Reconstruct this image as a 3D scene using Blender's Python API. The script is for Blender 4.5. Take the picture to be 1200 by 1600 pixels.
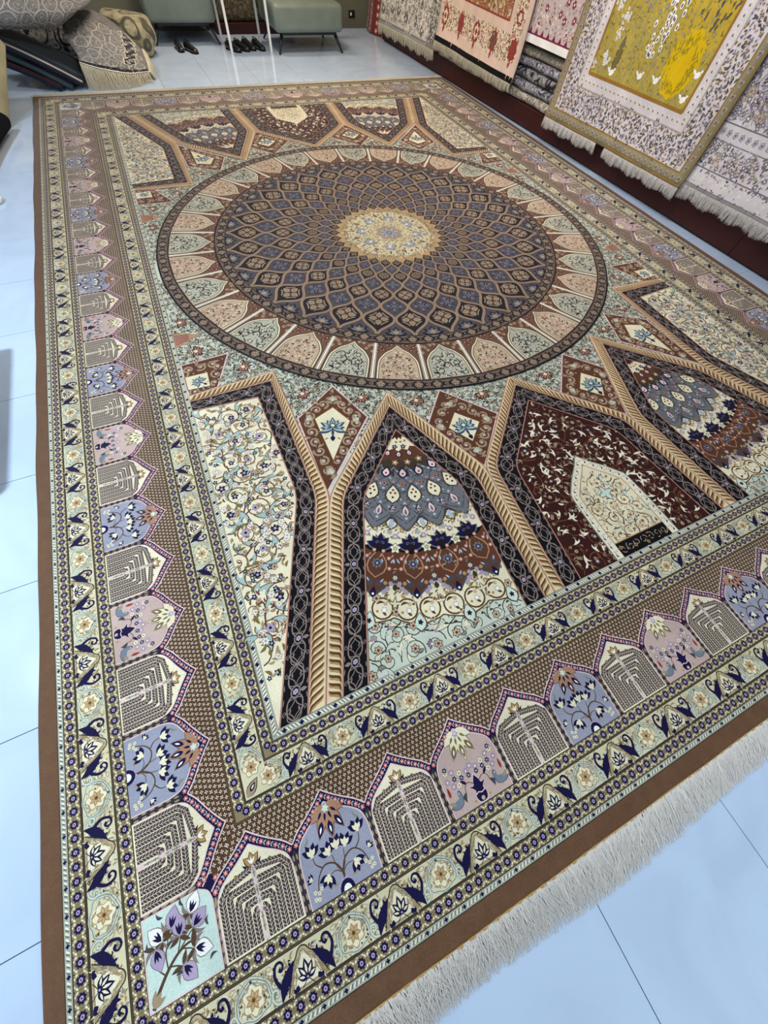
import bpy, bmesh, math, random
import numpy as np
from mathutils import Matrix, Vector

for o in list(bpy.data.objects):
    bpy.data.objects.remove(o)
scene = bpy.context.scene
COL = scene.collection
PI = math.pi

# ------------------------------------------------------------------ camera
PILE = 0.014                                   # height of the carpet top above the tiles
CAM = (1.1164, 0.7709, 1.5526 + PILE)
YAW, PITCH, ROLL, FPX = 0.5339, 1.0878, 0.1252, 540.448
def cam_axes():
    cy, sy, cp, sp = math.cos(YAW), math.sin(YAW), math.cos(PITCH), math.sin(PITCH)
    f = Vector((sy*cp, cy*cp, -sp)); r = Vector((cy, -sy, 0)); u = r.cross(f)
    cr, sr = math.cos(ROLL), math.sin(ROLL)
    return r*cr+u*sr, u*cr-r*sr, f
_r, _u, _f = cam_axes()
cam_data = bpy.data.cameras.new('camera')
cam_data.sensor_fit = 'HORIZONTAL'; cam_data.sensor_width = 36.0
cam_data.lens = FPX/1200*36.0
cam_data.clip_start = 0.02; cam_data.clip_end = 100
cam = bpy.data.objects.new('camera', cam_data)
cam.matrix_world = Matrix(((_r.x, _u.x, -_f.x, CAM[0]), (_r.y, _u.y, -_f.y, CAM[1]), (_r.z, _u.z, -_f.z, CAM[2]), (0, 0, 0, 1)))
COL.objects.link(cam); scene.camera = cam

# ------------------------------------------------------------------ world, lamps, exposure
world = bpy.data.worlds.new('world'); scene.world = world; world.use_nodes = True
bgn = world.node_tree.nodes['Background']
bgn.inputs[0].default_value = (0.85, 0.9, 1.0, 1); bgn.inputs[1].default_value = 0.12
scene.view_settings.view_transform = 'Standard'; scene.view_settings.look = 'None'
scene.view_settings.gamma = 1.0; scene.view_settings.use_curve_mapping = False
scene.view_settings.exposure = -0.88

def area(name, loc, size, energy, color, target=None):
    l = bpy.data.lights.new(name, 'AREA'); l.shape = 'RECTANGLE'
    l.size, l.size_y = size; l.energy = energy; l.color = color
    o = bpy.data.objects.new(name, l); o.location = loc
    if target:
        d = Vector(target)-Vector(loc); o.rotation_euler = d.to_track_quat('-Z', 'Y').to_euler()
    COL.objects.link(o); return o
CEIL = 3.2
area('ceiling_spot_light', (-1.7, 2.3, CEIL-0.12), (0.16, 0.16), 330, (0.74, 0.88, 1.0))
area('ceiling_panel_light', (3.0, -1.0, CEIL-0.12), (1.2, 0.6), 105, (0.76, 0.89, 1.0))
area('ceiling_panel_light', (1.6, 4.2, CEIL-0.12), (1.2, 1.2), 60, (1.0, 0.92, 0.82))
area('ceiling_panel_light', (3.0, 7.6, CEIL-0.12), (1.2, 1.2), 150, (1.0, 0.84, 0.66))
area('ceiling_panel_light', (2.6, 10.0, CEIL-0.12), (1.2, 0.6), 110, (1.0, 0.82, 0.64))
area('ceiling_track_light', (4.1, 4.3, CEIL-0.12), (0.4, 1.6), 150, (1.0, 0.96, 0.98), (5.5, 4.2, 0.5))
area('ceiling_panel_light', (-1.2, 6.6, CEIL-0.12), (0.3, 0.3), 60, (0.92, 0.95, 1.0))

# ------------------------------------------------------------------ colours and materials
def lin(c):
    c = c/255.0
    return c/12.92 if c <= 0.04045 else ((c+0.055)/1.055)**2.4
def L3(rgb): return (lin(rgb[0]), lin(rgb[1]), lin(rgb[2]))
def dye(rgb): return tuple(c**1.14 for c in L3(rgb))          # deep dyed yarn
PAL = {k: dye(v) for k, v in dict(
    brown=(114, 86, 66), spand=(98, 70, 50), cream=(228, 221, 194), ivory=(232, 226, 208), white=(240, 238, 234),
    guard=(146, 132, 102), olive=(128, 116, 66), navy=(28, 23, 72), ink=(14, 14, 24), lilac=(180, 164, 192), mauve=(146, 132, 126),
    mint=(203, 210, 197), aqua=(202, 220, 212), teal=(138, 144, 132), strip=(174, 178, 164), line=(72, 62, 52), tan=(182, 147, 102), gold=(176, 146, 98),
    sand=(226, 209, 176), dktan=(102, 74, 46), pink=(200, 128, 118), rose=(184, 136, 122), blush=(226, 200, 200), slate=(158, 160, 176), hedge=(82, 67, 60),
    vase=(196, 174, 168), gray=(80, 80, 88), taupe=(168, 150, 124), kite=(102, 66, 48), maroon=(64, 30, 28), steel=(118, 120, 126), sky=(168, 190, 188),
    blue=(66, 82, 110), peach=(196, 176, 154), mintg=(184, 184, 168), dark=(32, 25, 42), dome=(86, 82, 92), lattice=(156, 134, 114), ring=(120, 104, 98),
    red=(150, 58, 48), bird=(124, 138, 150), orange=(176, 138, 112), black=(10, 10, 14), brownline=(112, 78, 64), dkgray=(58, 57, 66), disc=(206, 196, 160), band=(212, 205, 174), tick=(208, 195, 188), spandrel=(124, 90, 76), ltblue=(176, 188, 206), bark=(96, 74, 58)
).items()}

def principled(name, base=None, rough=0.6, spec=0.5, sheen=0.0, metal=0.0):
    m = bpy.data.materials.new(name); m.use_nodes = True
    b = m.node_tree.nodes['Principled BSDF']
    if base is not None: b.inputs['Base Color'].default_value = (*base, 1)
    b.inputs['Roughness'].default_value = rough
    b.inputs['Specular IOR Level'].default_value = spec
    b.inputs['Metallic'].default_value = metal
    if sheen:
        b.inputs['Sheen Weight'].default_value = sheen; b.inputs['Sheen Roughness'].default_value = 0.4
    return m, m.node_tree, b

def textile(name, base=None, scale=420.0, vary=0.34, bump=0.25, sheen=0.06, soft=None, nap=None):
    """woven pile; colour from the yarn colour attribute unless base is given"""
    m, nt, b = principled(name, None, 0.85, 0.15, sheen)
    N, Lk = nt.nodes, nt.links
    geo = N.new('ShaderNodeNewGeometry')
    nz = N.new('ShaderNodeTexNoise'); nz.inputs['Scale'].default_value = scale; nz.inputs['Detail'].default_value = 1.0
    n2 = N.new('ShaderNodeTexNoise'); n2.inputs['Scale'].default_value = soft or 6.0; n2.inputs['Detail'].default_value = 3.0
    Lk.new(geo.outputs['Position'], nz.inputs['Vector']); Lk.new(geo.outputs['Position'], n2.inputs['Vector'])
    mr = N.new('ShaderNodeMapRange'); mr.inputs[3].default_value = 1-vary; mr.inputs[4].default_value = 1+vary
    Lk.new(nz.outputs['Fac'], mr.inputs[0])
    mr2 = N.new('ShaderNodeMapRange'); mr2.inputs[1].default_value = 0.3; mr2.inputs[2].default_value = 0.7; mr2.inputs[3].default_value = 0.9; mr2.inputs[4].default_value = 1.1
    Lk.new(n2.outputs['Fac'], mr2.inputs[0])
    mu = N.new('ShaderNodeMath'); mu.operation = 'MULTIPLY'
    Lk.new(mr.outputs[0], mu.inputs[0]); Lk.new(mr2.outputs[0], mu.inputs[1])
    vm = N.new('ShaderNodeVectorMath'); vm.operation = 'SCALE'
    if base is None:
        at = N.new('ShaderNodeAttribute'); at.attribute_name = 'yarn'
        Lk.new(at.outputs['Color'], vm.inputs[0])
    else:
        vm.inputs[0].default_value = base
    Lk.new(mu.outputs[0], vm.inputs['Scale']); Lk.new(vm.outputs[0], b.inputs['Base Color'])
    if bump:
        bp = N.new('ShaderNodeBump'); bp.inputs['Strength'].default_value = bump; bp.inputs['Distance'].default_value = 0.002
        Lk.new(nz.outputs['Fac'], bp.inputs['Height']); Lk.new(bp.outputs[0], b.inputs['Normal'])
        if nap:                                    # the yarn leans one way
            ad = N.new('ShaderNodeVectorMath'); ad.operation = 'ADD'; ad.inputs[1].default_value = nap; no = N.new('ShaderNodeVectorMath'); no.operation = 'NORMALIZE'
            Lk.new(geo.outputs['Normal'], ad.inputs[0]); Lk.new(ad.outputs[0], no.inputs[0]); Lk.new(no.outputs[0], bp.inputs['Normal'])
    return m
NAP = (-0.30, 0.50, 0.0)
M_PILE = textile('silk_pile', nap=NAP)
M_BROWN = textile('brown_pile', None, 260, 0.35, 0.4, 0.10, 24.0, NAP)
M_RUG = textile('wool_pile', None, 300, 0.3, 0.25, 0.15)
def plain(name, rgb, rough=0.5, spec=0.5, sheen=0, metal=0.0): return principled(name, L3(rgb), rough, spec, sheen, metal)[0]
M_FRINGE = plain('fringe_yarn', (236, 230, 224), 0.8, 0.2)
M_FRINGE2 = plain('fringe_cream', (214, 207, 184), 0.8, 0.2)
M_CORD = plain('gold_cord', (176, 142, 82), 0.7, 0.2)

def ob(name, me, mat=None, parent=None, loc=None, rotz=None, **props):
    o = bpy.data.objects.new(name, me); COL.objects.link(o)
    if mat is not None and me is not None and len(me.materials) == 0: me.materials.append(mat)
    if parent is not None: o.parent = parent
    if loc is not None: o.location = loc
    if rotz is not None: o.rotation_euler = (0, 0, rotz)
    for k, v in props.items(): o[k] = v
    return o
def tag(o, label, cat, group=None):
    o['label'] = label; o['category'] = cat
    if group: o['group'] = group
    return o

# ------------------------------------------------------------------ drawing library: flat woven shapes as real polygons
DZ = 0.00009
class Cv:
    def __init__(self): self.V, self.N, self.C = [], [], []
    def poly(self, pts, col, z=0):
        p = np.asarray(pts, float); n = len(p)
        if n < 3: return
        v = np.empty((n, 3)); v[:, :2] = p[:, :2]; v[:, 2] = z
        self.V.append(v); self.N.append(np.array([n])); self.C.append(np.array([PAL[col] if isinstance(col, str) else col]))
    def many(self, P, col, z=0):
        P = np.asarray(P, float); m, n = P.shape[:2]
        if m == 0: return
        v = np.empty((m*n, 3)); v[:, :2] = P.reshape(-1, 2); v[:, 2] = z
        self.V.append(v); self.N.append(np.full(m, n)); self.C.append(np.tile(np.array(PAL[col] if isinstance(col, str) else col), (m, 1)))
    def stroke(self, pts, w, col, z=0, closed=False, tip=None):
        p = np.asarray(pts, float)
        if closed: p = np.vstack([p, p[:1]])
        if len(p) < 2: return
        d = np.gradient(p, axis=0) if not closed else np.vstack([p[1:], p[1:2]])-np.vstack([p[-2:-1], p[:-1]])
        ln = np.hypot(d[:, 0], d[:, 1]); ln[ln == 0] = 1
        nrm = np.stack([-d[:, 1]/ln, d[:, 0]/ln], 1)
        ww = np.full(len(p), w/2.0) if np.isscalar(w) else np.asarray(w)/2.0
        if tip is not None: ww = ww*np.linspace(1, tip, len(p))
        a = p+nrm*ww[:, None]; b = p-nrm*ww[:, None]
        self.many(np.stack([a[:-1], b[:-1], b[1:], a[1:]], 1), col, z)
    def sharp(self, pts, w, col, z=0, closed=False):
        """mitred polyline"""
        a = offset(pts, w/2, closed); b = offset(pts, -w/2, closed)
        if closed: a = np.vstack([a, a[:1]]); b = np.vstack([b, b[:1]])
        self.many(np.stack([a[:-1], b[:-1], b[1:], a[1:]], 1), col, z)
    def pack(self):
        if not self.V: return np.zeros((0, 3)), np.zeros(0, int), np.zeros((0, 3))
        return np.vstack(self.V), np.concatenate(self.N), np.vstack(self.C)
    def stamp(self, m, X, Y, A=0.0, S=1.0, z=0, flip=1.0):
        V, N, C = m.pack()
        X = np.atleast_1d(np.asarray(X, float)); K = len(X)
        if K == 0 or len(V) == 0: return
        Y = np.broadcast_to(np.asarray(Y, float), (K,)); A = np.broadcast_to(np.asarray(A, float), (K,))
        S = np.broadcast_to(np.asarray(S, float), (K,)); Fl = np.broadcast_to(np.asarray(flip, float), (K,))
        c, s = np.cos(A)*S, np.sin(A)*S
        x = V[None, :, 0]*np.ones((K, 1)); y = V[None, :, 1]*Fl[:, None]
        o = np.empty((K, len(V), 3))
        o[:, :, 0] = X[:, None]+x*c[:, None]-y*s[:, None]; o[:, :, 1] = Y[:, None]+x*s[:, None]+y*c[:, None]; o[:, :, 2] = V[None, :, 2]+z
        self.V.append(o.reshape(-1, 3)); self.N.append(np.tile(N, K)); self.C.append(np.tile(C, (K, 1)))
    def merge(self, m, z=0): self.stamp(m, [0.0], [0.0], z=z)
    def mapped(self, fn):
        V, N, C = self.pack(); r = Cv(); W = V.copy(); W[:, :2] = fn(V[:, :2]); r.V, r.N, r.C = [W], [N], [C]; return r
    def mesh(self, name, fn=None, dz=DZ, mat=None):
        V, N, C = self.pack()
        V = V.copy(); V[:, 2] += np.repeat((np.arange(len(N))*0.61803) % 1.0*0.7, N)     # keep neighbours in one layer apart
        if fn is None: co = V.copy(); co[:, 2] *= dz
        else: co = fn(V[:, :2], V[:, 2]*dz)
        me = bpy.data.meshes.new(name)
        me.vertices.add(len(co)); me.vertices.foreach_set('co', co.astype(np.float32).ravel())
        me.loops.add(len(co)); me.loops.foreach_set('vertex_index', np.arange(len(co), dtype=np.int32))
        me.polygons.add(len(N)); st = np.concatenate([[0], np.cumsum(N)[:-1]]).astype(np.int32)
        me.polygons.foreach_set('loop_start', st)
        me.update(calc_edges=True)
        a = me.color_attributes.new('yarn', 'FLOAT_COLOR', 'CORNER')
        c4 = np.ones((len(co), 4), np.float32); c4[:, :3] = np.repeat(C, N, axis=0)
        a.data.foreach_set('color', c4.ravel())
        me.materials.append(mat or M_PILE)
        return me

def offset(pts, d, closed=False):
    p = np.asarray(pts, float); n = len(p); out = np.empty_like(p)
    for i in range(n):
        a = p[i-1] if (i > 0 or closed) else None
        b = p[(i+1) % n] if (i < n-1 or closed) else None
        def nn(u, v):
            t = v-u; l = math.hypot(*t) or 1; return np.array([-t[1]/l, t[0]/l])
        if a is None: m = nn(p[i], b)
        elif b is None: m = nn(a, p[i])
        else:
            n1, n2 = nn(a, p[i]), nn(p[i], b); m = n1+n2; q = m@m
            m = m*(2/q) if q > 0.3 else n1
        out[i] = p[i]+m*d
    return out
def inside(P, poly):
    P = np.asarray(P, float); x, y = P[:, 0], P[:, 1]; r = np.zeros(len(P), bool); q = np.asarray(poly, float)
    for (x1, y1), (x2, y2) in zip(q, np.roll(q, -1, 0)):
        if y1 == y2: continue
        c = (y1 > y) != (y2 > y)
        r ^= c & (x < (x2-x1)*(y-y1)/(y2-y1)+x1)
    return r
def edge_dist(P, poly):
    P = np.asarray(P, float); d = np.full(len(P), 1e9); q = np.asarray(poly, float)
    for a, b in zip(q, np.roll(q, -1, 0)):
        ab = b-a; t = np.clip(((P-a)@ab)/((ab@ab) or 1), 0, 1); d = np.minimum(d, np.hypot(*(P-a-t[:, None]*ab).T))
    return d
def ok(P, poly, margin): return inside(P, poly) & (edge_dist(P, poly) > margin)
def cat(pts, n=8, closed=False):
    p = np.asarray(pts, float)
    q = np.vstack([p[-1:], p, p[:2]]) if closed else np.vstack([2*p[0]-p[1], p, 2*p[-1]-p[-2]])
    out = []; t = np.linspace(0, 1, n, endpoint=False)[:, None]
    for i in range(len(q)-3):
        a, b, c, d = q[i:i+4]
        out.append(0.5*((2*b)+(c-a)*t+(2*a-5*b+4*c-d)*t*t+(3*b-a-3*c+d)*t**3))
    r = np.vstack(out)
    return r if closed else np.vstack([r, p[-1:]])
def ell(cx, cy, rx, ry=None, rot=0.0, n=10):
    ry = rx if ry is None else ry
    t = np.linspace(0, 2*PI, n, endpoint=False); x, y = rx*np.cos(t), ry*np.sin(t); c, s = math.cos(rot), math.sin(rot)
    return np.stack([cx+x*c-y*s, cy+x*s+y*c], 1)
def leaf(x, y, a, L, W, bend=0.0, n=5):
    t = np.linspace(0, 1, n+1); w = W/2*np.sin(PI*t**0.8); k = bend*L*np.sin(PI*t)
    up = np.stack([t*L, k+w], 1); dn = np.stack([t*L, k-w], 1)[::-1][1:-1]
    p = np.vstack([up, dn]); c, s = math.cos(a), math.sin(a)
    return np.stack([x+p[:, 0]*c-p[:, 1]*s, y+p[:, 0]*s+p[:, 1]*c], 1)
def lobes(cx, cy, r, n, depth=0.18, rot=0.0, sy=1.0, per=6):
    t = np.linspace(0, 2*PI, n*per, endpoint=False); q = r*(1-depth+depth*np.cos(n*t)); x, y = q*np.cos(t+rot), q*np.sin(t+rot)*sy
    return np.stack([cx+x, cy+y], 1)
def spiral(cx, cy, R, a0, turns, sgn=1, n=22, r1=0.15):
    t = np.linspace(0, 1, n); a = a0+sgn*turns*2*PI*t; r = R*((1-t)**0.85*(1-r1)+r1)
    return np.stack([cx+r*np.cos(a), cy+r*np.sin(a)], 1)
def mirror(pts): p = np.asarray(pts, float).copy(); p[:, 0] *= -1; return p[::-1]
def sym(pts): return np.vstack([pts, mirror(pts)])          # left half listed bottom -> top on the axis

def m_flower(r, n, pet, cen, out=None, pet2=None):
    m = Cv()
    if out: m.poly(lobes(0, 0, r*1.16, n, 0.16, per=5), out, 0)
    m.poly(lobes(0, 0, r, n, 0.22, per=5), pet, 1)
    if pet2: m.poly(lobes(0, 0, r*0.66, n, 0.25, per=5), pet2, 2)
    m.poly(ell(0, 0, r*0.34, n=7), cen, 3); return m
def m_leaf(L, W, col, out=None, bend=0.12):
    m = Cv()
    if out: m.poly(leaf(-L*0.06, 0, 0, L*1.12, W*1.5, bend), out, 0)
    m.poly(leaf(0, 0, 0, L, W, bend), col, 1); return m
def m_fork(L, col, out, k=0.16):
    """split arabesque leaf"""
    m = Cv(); p1 = cat([(0, 0), (L*0.4, L*0.10), (L*0.75, L*0.32), (L, L*0.62), (L*0.70, L*0.52), (L*0.52, L*0.38)], 4)
    p = cat([(0, -0.02*L), (0.3*L, 0.13*L), (0.62*L, 0.45*L), (0.66*L, 0.8*L), (0.78*L, 0.5*L), (0.72*L, 0.26*L), (1.0*L, 0.24*L), (1.25*L, 0.42*L), (1.12*L, 0.08*L), (0.8*L, -0.06*L), (0.4*L, -0.12*L)], 3, True)
    c = p.mean(0); m.poly(c+(p-c)*(1+k), out, 0); m.poly(c+(p-c)*0.93, col, 1); return m
def m_palm(r, c1, c2, cen, n=7):
    m = Cv(); m.poly(ell(0, 0, r*0.5, n=8), c2, 0)
    for i in range(n):
        a = PI/2+(i-(n-1)/2)*0.62; m.poly(leaf(0, 0, a, r*(1.05 if i % 2 == 0 else 0.9), r*0.52), c1, 1)
        m.poly(leaf(0.2*r*math.cos(a), 0.2*r*math.sin(a), a, r*0.6, r*0.2, n=3), c2, 2)
    m.poly(ell(0, -0.05*r, r*0.25, n=7), cen, 3); return m
def m_dot(r, col, n=6): m = Cv(); m.poly(ell(0, 0, r, n=n), col, 0); return m

def hexgrid(poly, step, rng, jit=0.18):
    q = np.asarray(poly, float); (x0, y0), (x1, y1) = q.min(0), q.max(0); P = []
    j = 0; y = y0+step*0.3
    while y < y1:
        x = x0+step*(0.25+0.5*(j % 2))
        while x < x1:
            P.append((x+rng.uniform(-jit, jit)*step, y+rng.uniform(-jit, jit)*step)); x += step
        y += step*0.87; j += 1
    return np.array(P) if P else np.zeros((0, 2))
def clip_stroke(cv, pts, poly, margin, w, col, z, tip=None):
    msk = ok(pts, poly, margin); i = 0; n = len(pts)
    ww = np.full(n, w) if tip is None else w*np.linspace(1, tip, n)
    while i < n:
        if msk[i]:
            j = i
            while j < n and msk[j]: j += 1
            if j-i > 1: cv.stroke(pts[i:j], ww[i:j], col, z)
            i = j
        else: i += 1
def put(cv, m, P, rng, poly, margin, z, S=(0.85, 1.15), A=None):
    if len(P) == 0: return
    P = np.asarray(P, float); k = ok(P, poly, margin)
    A = np.array([rng.uniform(0, 2*PI) for _ in range(len(P))]) if A is None else np.asarray(A)
    Sc = np.array([rng.uniform(*S) for _ in range(len(P))]); Fl = np.array([rng.choice((-1, 1)) for _ in range(len(P))])
    cv.stamp(m, P[k, 0], P[k, 1], A[k], Sc[k], z, Fl[k])
def scroll_fill(cv, poly, step, w, line, forks, flowers, seed, z, margin=0.006, sprigs=(), density=1.0, turns=1.35):
    rng = random.Random(seed); C = hexgrid(poly, step, rng); F = {i: ([], []) for i in range(len(forks))}; FL = {i: [] for i in range(len(flowers))}
    for c in C:
        if not inside(c[None], poly)[0]: continue
        R = step*0.5*rng.uniform(0.85, 1.1); a0 = rng.uniform(0, 2*PI); sg = rng.choice((-1, 1))
        p = spiral(c[0], c[1], R, a0, turns, sg)
        t0 = p[0]-p[2]; t0 = t0/(np.hypot(*t0) or 1); tail = np.array([p[0]+t0*R*q for q in (0.9, 0.6, 0.3)])
        clip_stroke(cv, np.vstack([tail, p]), poly, margin, w, line, z, 0.5)
        for fr in (0.05, 0.3, 0.55):
            i = int(fr*(len(p)-2)); d = p[i+1]-p[i]
            if forks:
                k = rng.randrange(len(forks)); F[k][0].append(p[i]); F[k][1].append(math.atan2(d[1], d[0])-sg*0.5)
        if flowers: FL[rng.randrange(len(flowers))].append(p[-1])
    for k, m in enumerate(forks): put(cv, m, F[k][0], rng, poly, margin+step*0.16, z+1, A=F[k][1])
    for k, m in enumerate(flowers): put(cv, m, FL[k], rng, poly, margin+step*0.08, z+5)
    if sprigs:
        q = np.asarray(poly); (x0, y0), (x1, y1) = q.min(0), q.max(0); n = int((x1-x0)*(y1-y0)/(step*step)*5*density)
        for k, m in enumerate(sprigs):
            P = [(rng.uniform(x0, x1), rng.uniform(y0, y1)) for _ in range(n//len(sprigs))]
            put(cv, m, P, rng, poly, margin+step*0.05, z+3)
def sprinkle(cv, poly, step, motifs, seed, z, margin, jit=0.25, S=(0.85, 1.15)):
    rng = random.Random(seed); P = hexgrid(poly, step, rng, jit)
    idx = [rng.randrange(len(motifs)) for _ in P]
    for k, m in enumerate(motifs): put(cv, m, P[[i for i in range(len(P)) if idx[i] == k]], rng, poly, margin, z, S)

def ruled(inner, outer, n=60):
    """map (s, t): s = length along, t = 0 inner .. 1 outer"""
    a, b = np.asarray(inner, float), np.asarray(outer, float); mid = (a+b)/2
    cum = np.concatenate([[0], np.cumsum(np.hypot(*np.diff(mid, axis=0).T))])
    def fn(P):
        s, t = P[:, 0], P[:, 1]; r = []
        for q in (a, b): r.append(np.stack([np.interp(s, cum, q[:, 0]), np.interp(s, cum, q[:, 1])], 1))
        return r[0]*(1-t[:, None])+r[1]*t[:, None]
    return fn, cum[-1]
def band_poly(cv, a, b, col, z):
    a, b = np.asarray(a, float), np.asarray(b, float); cv.many(np.stack([a[:-1], b[:-1], b[1:], a[1:]], 1), col, z)

# ================================================================== THE SETTING
def box_mesh(name, x0, x1, y0, y1, z0, z1, bev=0.0):
    bm = bmesh.new(); bmesh.ops.create_cube(bm, size=1)
    for v in bm.verts: v.co = (x0+(v.co.x+.5)*(x1-x0), y0+(v.co.y+.5)*(y1-y0), z0+(v.co.z+.5)*(z1-z0))
    if bev: bmesh.ops.bevel(bm, geom=bm.edges[:], offset=bev, segments=2, affect='EDGES', profile=0.5)
    me = bpy.data.meshes.new(name); bm.to_mesh(me); bm.free(); return me

def tile_material():
    m, nt, b = principled('white_tile', None, 0.12, 0.5)
    N, Lk = nt.nodes, nt.links
    geo = N.new('ShaderNodeNewGeometry'); nz = N.new('ShaderNodeTexNoise'); nz.inputs['Scale'].default_value = 2.2; nz.inputs['Detail'].default_value = 6; nz.inputs['Distortion'].default_value = 1.2
    Lk.new(geo.outputs['Position'], nz.inputs['Vector'])
    cr = N.new('ShaderNodeValToRGB'); cr.color_ramp.elements[0].position = 0.35; cr.color_ramp.elements[1].position = 0.6
    cr.color_ramp.elements[0].color = (*L3((184, 203, 228)), 1); cr.color_ramp.elements[1].color = (*L3((192, 211, 236)), 1)
    Lk.new(nz.outputs['Fac'], cr.inputs[0]); Lk.new(cr.outputs[0], b.inputs['Base Color'])
    return m
M_TILE = tile_material()
M_GROUT = plain('grout', (92, 100, 110), 0.9, 0.1)
M_WALL = plain('olive_wall', (112, 110, 92), 0.8, 0.2)
M_WALLW = plain('pale_wall', (206, 204, 198), 0.8, 0.2)
XL, XR, YN, YF = -2.6, 6.75, -2.4, 11.03
floor = ob('floor', box_mesh('floor', XL, XR, YN, YF, -0.05, -0.004), M_GROUT, kind='structure')
ob('ceiling', box_mesh('ceiling', XL, XR, YN, YF, CEIL, CEIL+0.05), M_WALLW, kind='structure')
ob('wall_far', box_mesh('wall_far', XL, XR, YF, YF+0.1, -0.05, CEIL), M_WALL, kind='structure')
ob('wall_near', box_mesh('wall_near', XL, XR, YN-0.1, YN, -0.05, CEIL), M_WALLW, kind='structure')
ob('wall_left', box_mesh('wall_left', XL-0.1, XL, YN, YF, -0.05, CEIL), M_WALLW, kind='structure')
ob('wall_right', box_mesh('wall_right', XR, XR+0.1, YN, YF, -0.05, CEIL), M_WALLW, kind='structure')
TP, TYP, TA = 0.6125, 0.5995, math.radians(1.0)
tile_me = box_mesh('floor_tile', -TP/2+0.0015, TP/2-0.0015, -TYP/2+0.0015, TYP/2-0.0015, -0.0045, 0.0)
tile_me.materials.append(M_TILE)
ca, sa = math.cos(TA), math.sin(TA)
CW, CL = 5.392, 7.907                       # carpet width and length, its near left corner at the origin
for i in range(-8, 12):
    for j in range(-7, 22):
        u, v = (i+0.5)*TP, (j+0.5)*TYP
        x, y = 1.585+u*ca-v*sa, -0.02+u*sa+v*ca
        if x < XL+0.34 or x > XR-0.34 or y < YN+0.34 or y > YF-0.3: continue
        if 0.5 < x < CW-0.5 and 0.5 < y < CL-0.5: continue     # wholly under the carpet
        ob('floor_tile', tile_me, None, floor, (x, y, 0), TA)

# ================================================================== THE GREAT CARPET
HX, HY = CW/2, CL/2
CX, CY = HX, HY
rng0 = random.Random(5)
def slab():
    n = 90; out = []
    def wob(i, k): return 0.0025*math.sin(i*0.37+k*1.7)+0.002*math.sin(i*0.91+k)
    for i in range(n): out.append((-HX+CW*i/n, -HY))
    for i in range(n): out.append((HX+wob(i, 2), -HY+CL*i/n))
    for i in range(n): out.append((HX-CW*i/n, HY))
    for i in range(n): out.append((-HX+wob(i, 4), HY-CL*i/n))
    out = np.array(out); inn = out*np.array([(HX-0.005)/HX, (HY-0.005)/HY])
    V = [(x, y, 0.0) for x, y in out]+[(x, y, PILE-0.004) for x, y in out]+[(x, y, PILE) for x, y in inn]
    m = len(out); Fc = [[i, (i+1) % m, m+(i+1) % m, m+i] for i in range(m)]+[[m+i, m+(i+1) % m, 2*m+(i+1) % m, 2*m+i] for i in range(m)]
    Fc.append([2*m+i for i in range(m)])
    me = bpy.data.meshes.new('great_carpet'); me.from_pydata(V, [], Fc); me.update()
    a = me.color_attributes.new('yarn', 'FLOAT_COLOR', 'CORNER')
    a.data.foreach_set('color', np.tile(np.array([*PAL['brown'], 1], np.float32), len(me.loops)))
    return me
carpet = tag(ob('great_carpet', slab(), M_BROWN, None, (CX, CY, 0)), 'huge silk carpet with a domed medallion and arched borders on the tiled floor', 'carpet')
ZC = PILE+0.0002
def part(name, cv, parent=None, z=0, loc=(0, 0), rotz=0.0, me=None, scale=None):
    me = me or cv.mesh(name); o = ob(name, me, None, parent or carpet, (loc[0], loc[1], z*DZ), rotz)
    if scale: o.scale = (*scale, 1)
    return o

# ---- depths of the border bands, measured in from the edge of the pile
D = dict(s0=0.060, s1=0.080, g0=0.080, g1=0.121, w0=0.127, w1=0.219, h0=0.225, h1=0.266, n0=0.268, sp=0.576, i0=0.578, i1=0.618, v0=0.624, v1=0.708, k0=0.714, k1=0.752, t0=0.756, t1=0.785)
FX, FY = HX-D['t1'], HY-D['t1']
def frame(cv, d0, d1, col, z):
    o = np.array([(-HX+d0, -HY+d0), (HX-d0, -HY+d0), (HX-d0, HY-d0), (-HX+d0, HY-d0)]); i = np.array([(-HX+d1, -HY+d1), (HX-d1, -HY+d1), (HX-d1, HY-d1), (-HX+d1, HY-d1)])
    cv.many(np.stack([o, np.roll(o, -1, 0), np.roll(i, -1, 0), i], 1), col, z)
def side(k): return (HY, CW) if k % 2 == 0 else (HX, CL)
def on_side(cv, m, S, d, k, z, flip=1.0, A=0.0, sc=1.0):
    h, _ = side(k); S = np.asarray(S, float); y = -h+np.broadcast_to(np.asarray(d, float), S.shape); a = k*PI/2
    cv.stamp(m, S*math.cos(a)-y*math.sin(a), S*math.sin(a)+y*math.cos(a), a+A, sc, z, flip)
border = Cv()
frame(border, D['s0'], D['t1'], 'guard', 0)
def thin(d, w, col, z=2): frame(border, d-w/2, d+w/2, col, z)
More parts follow.
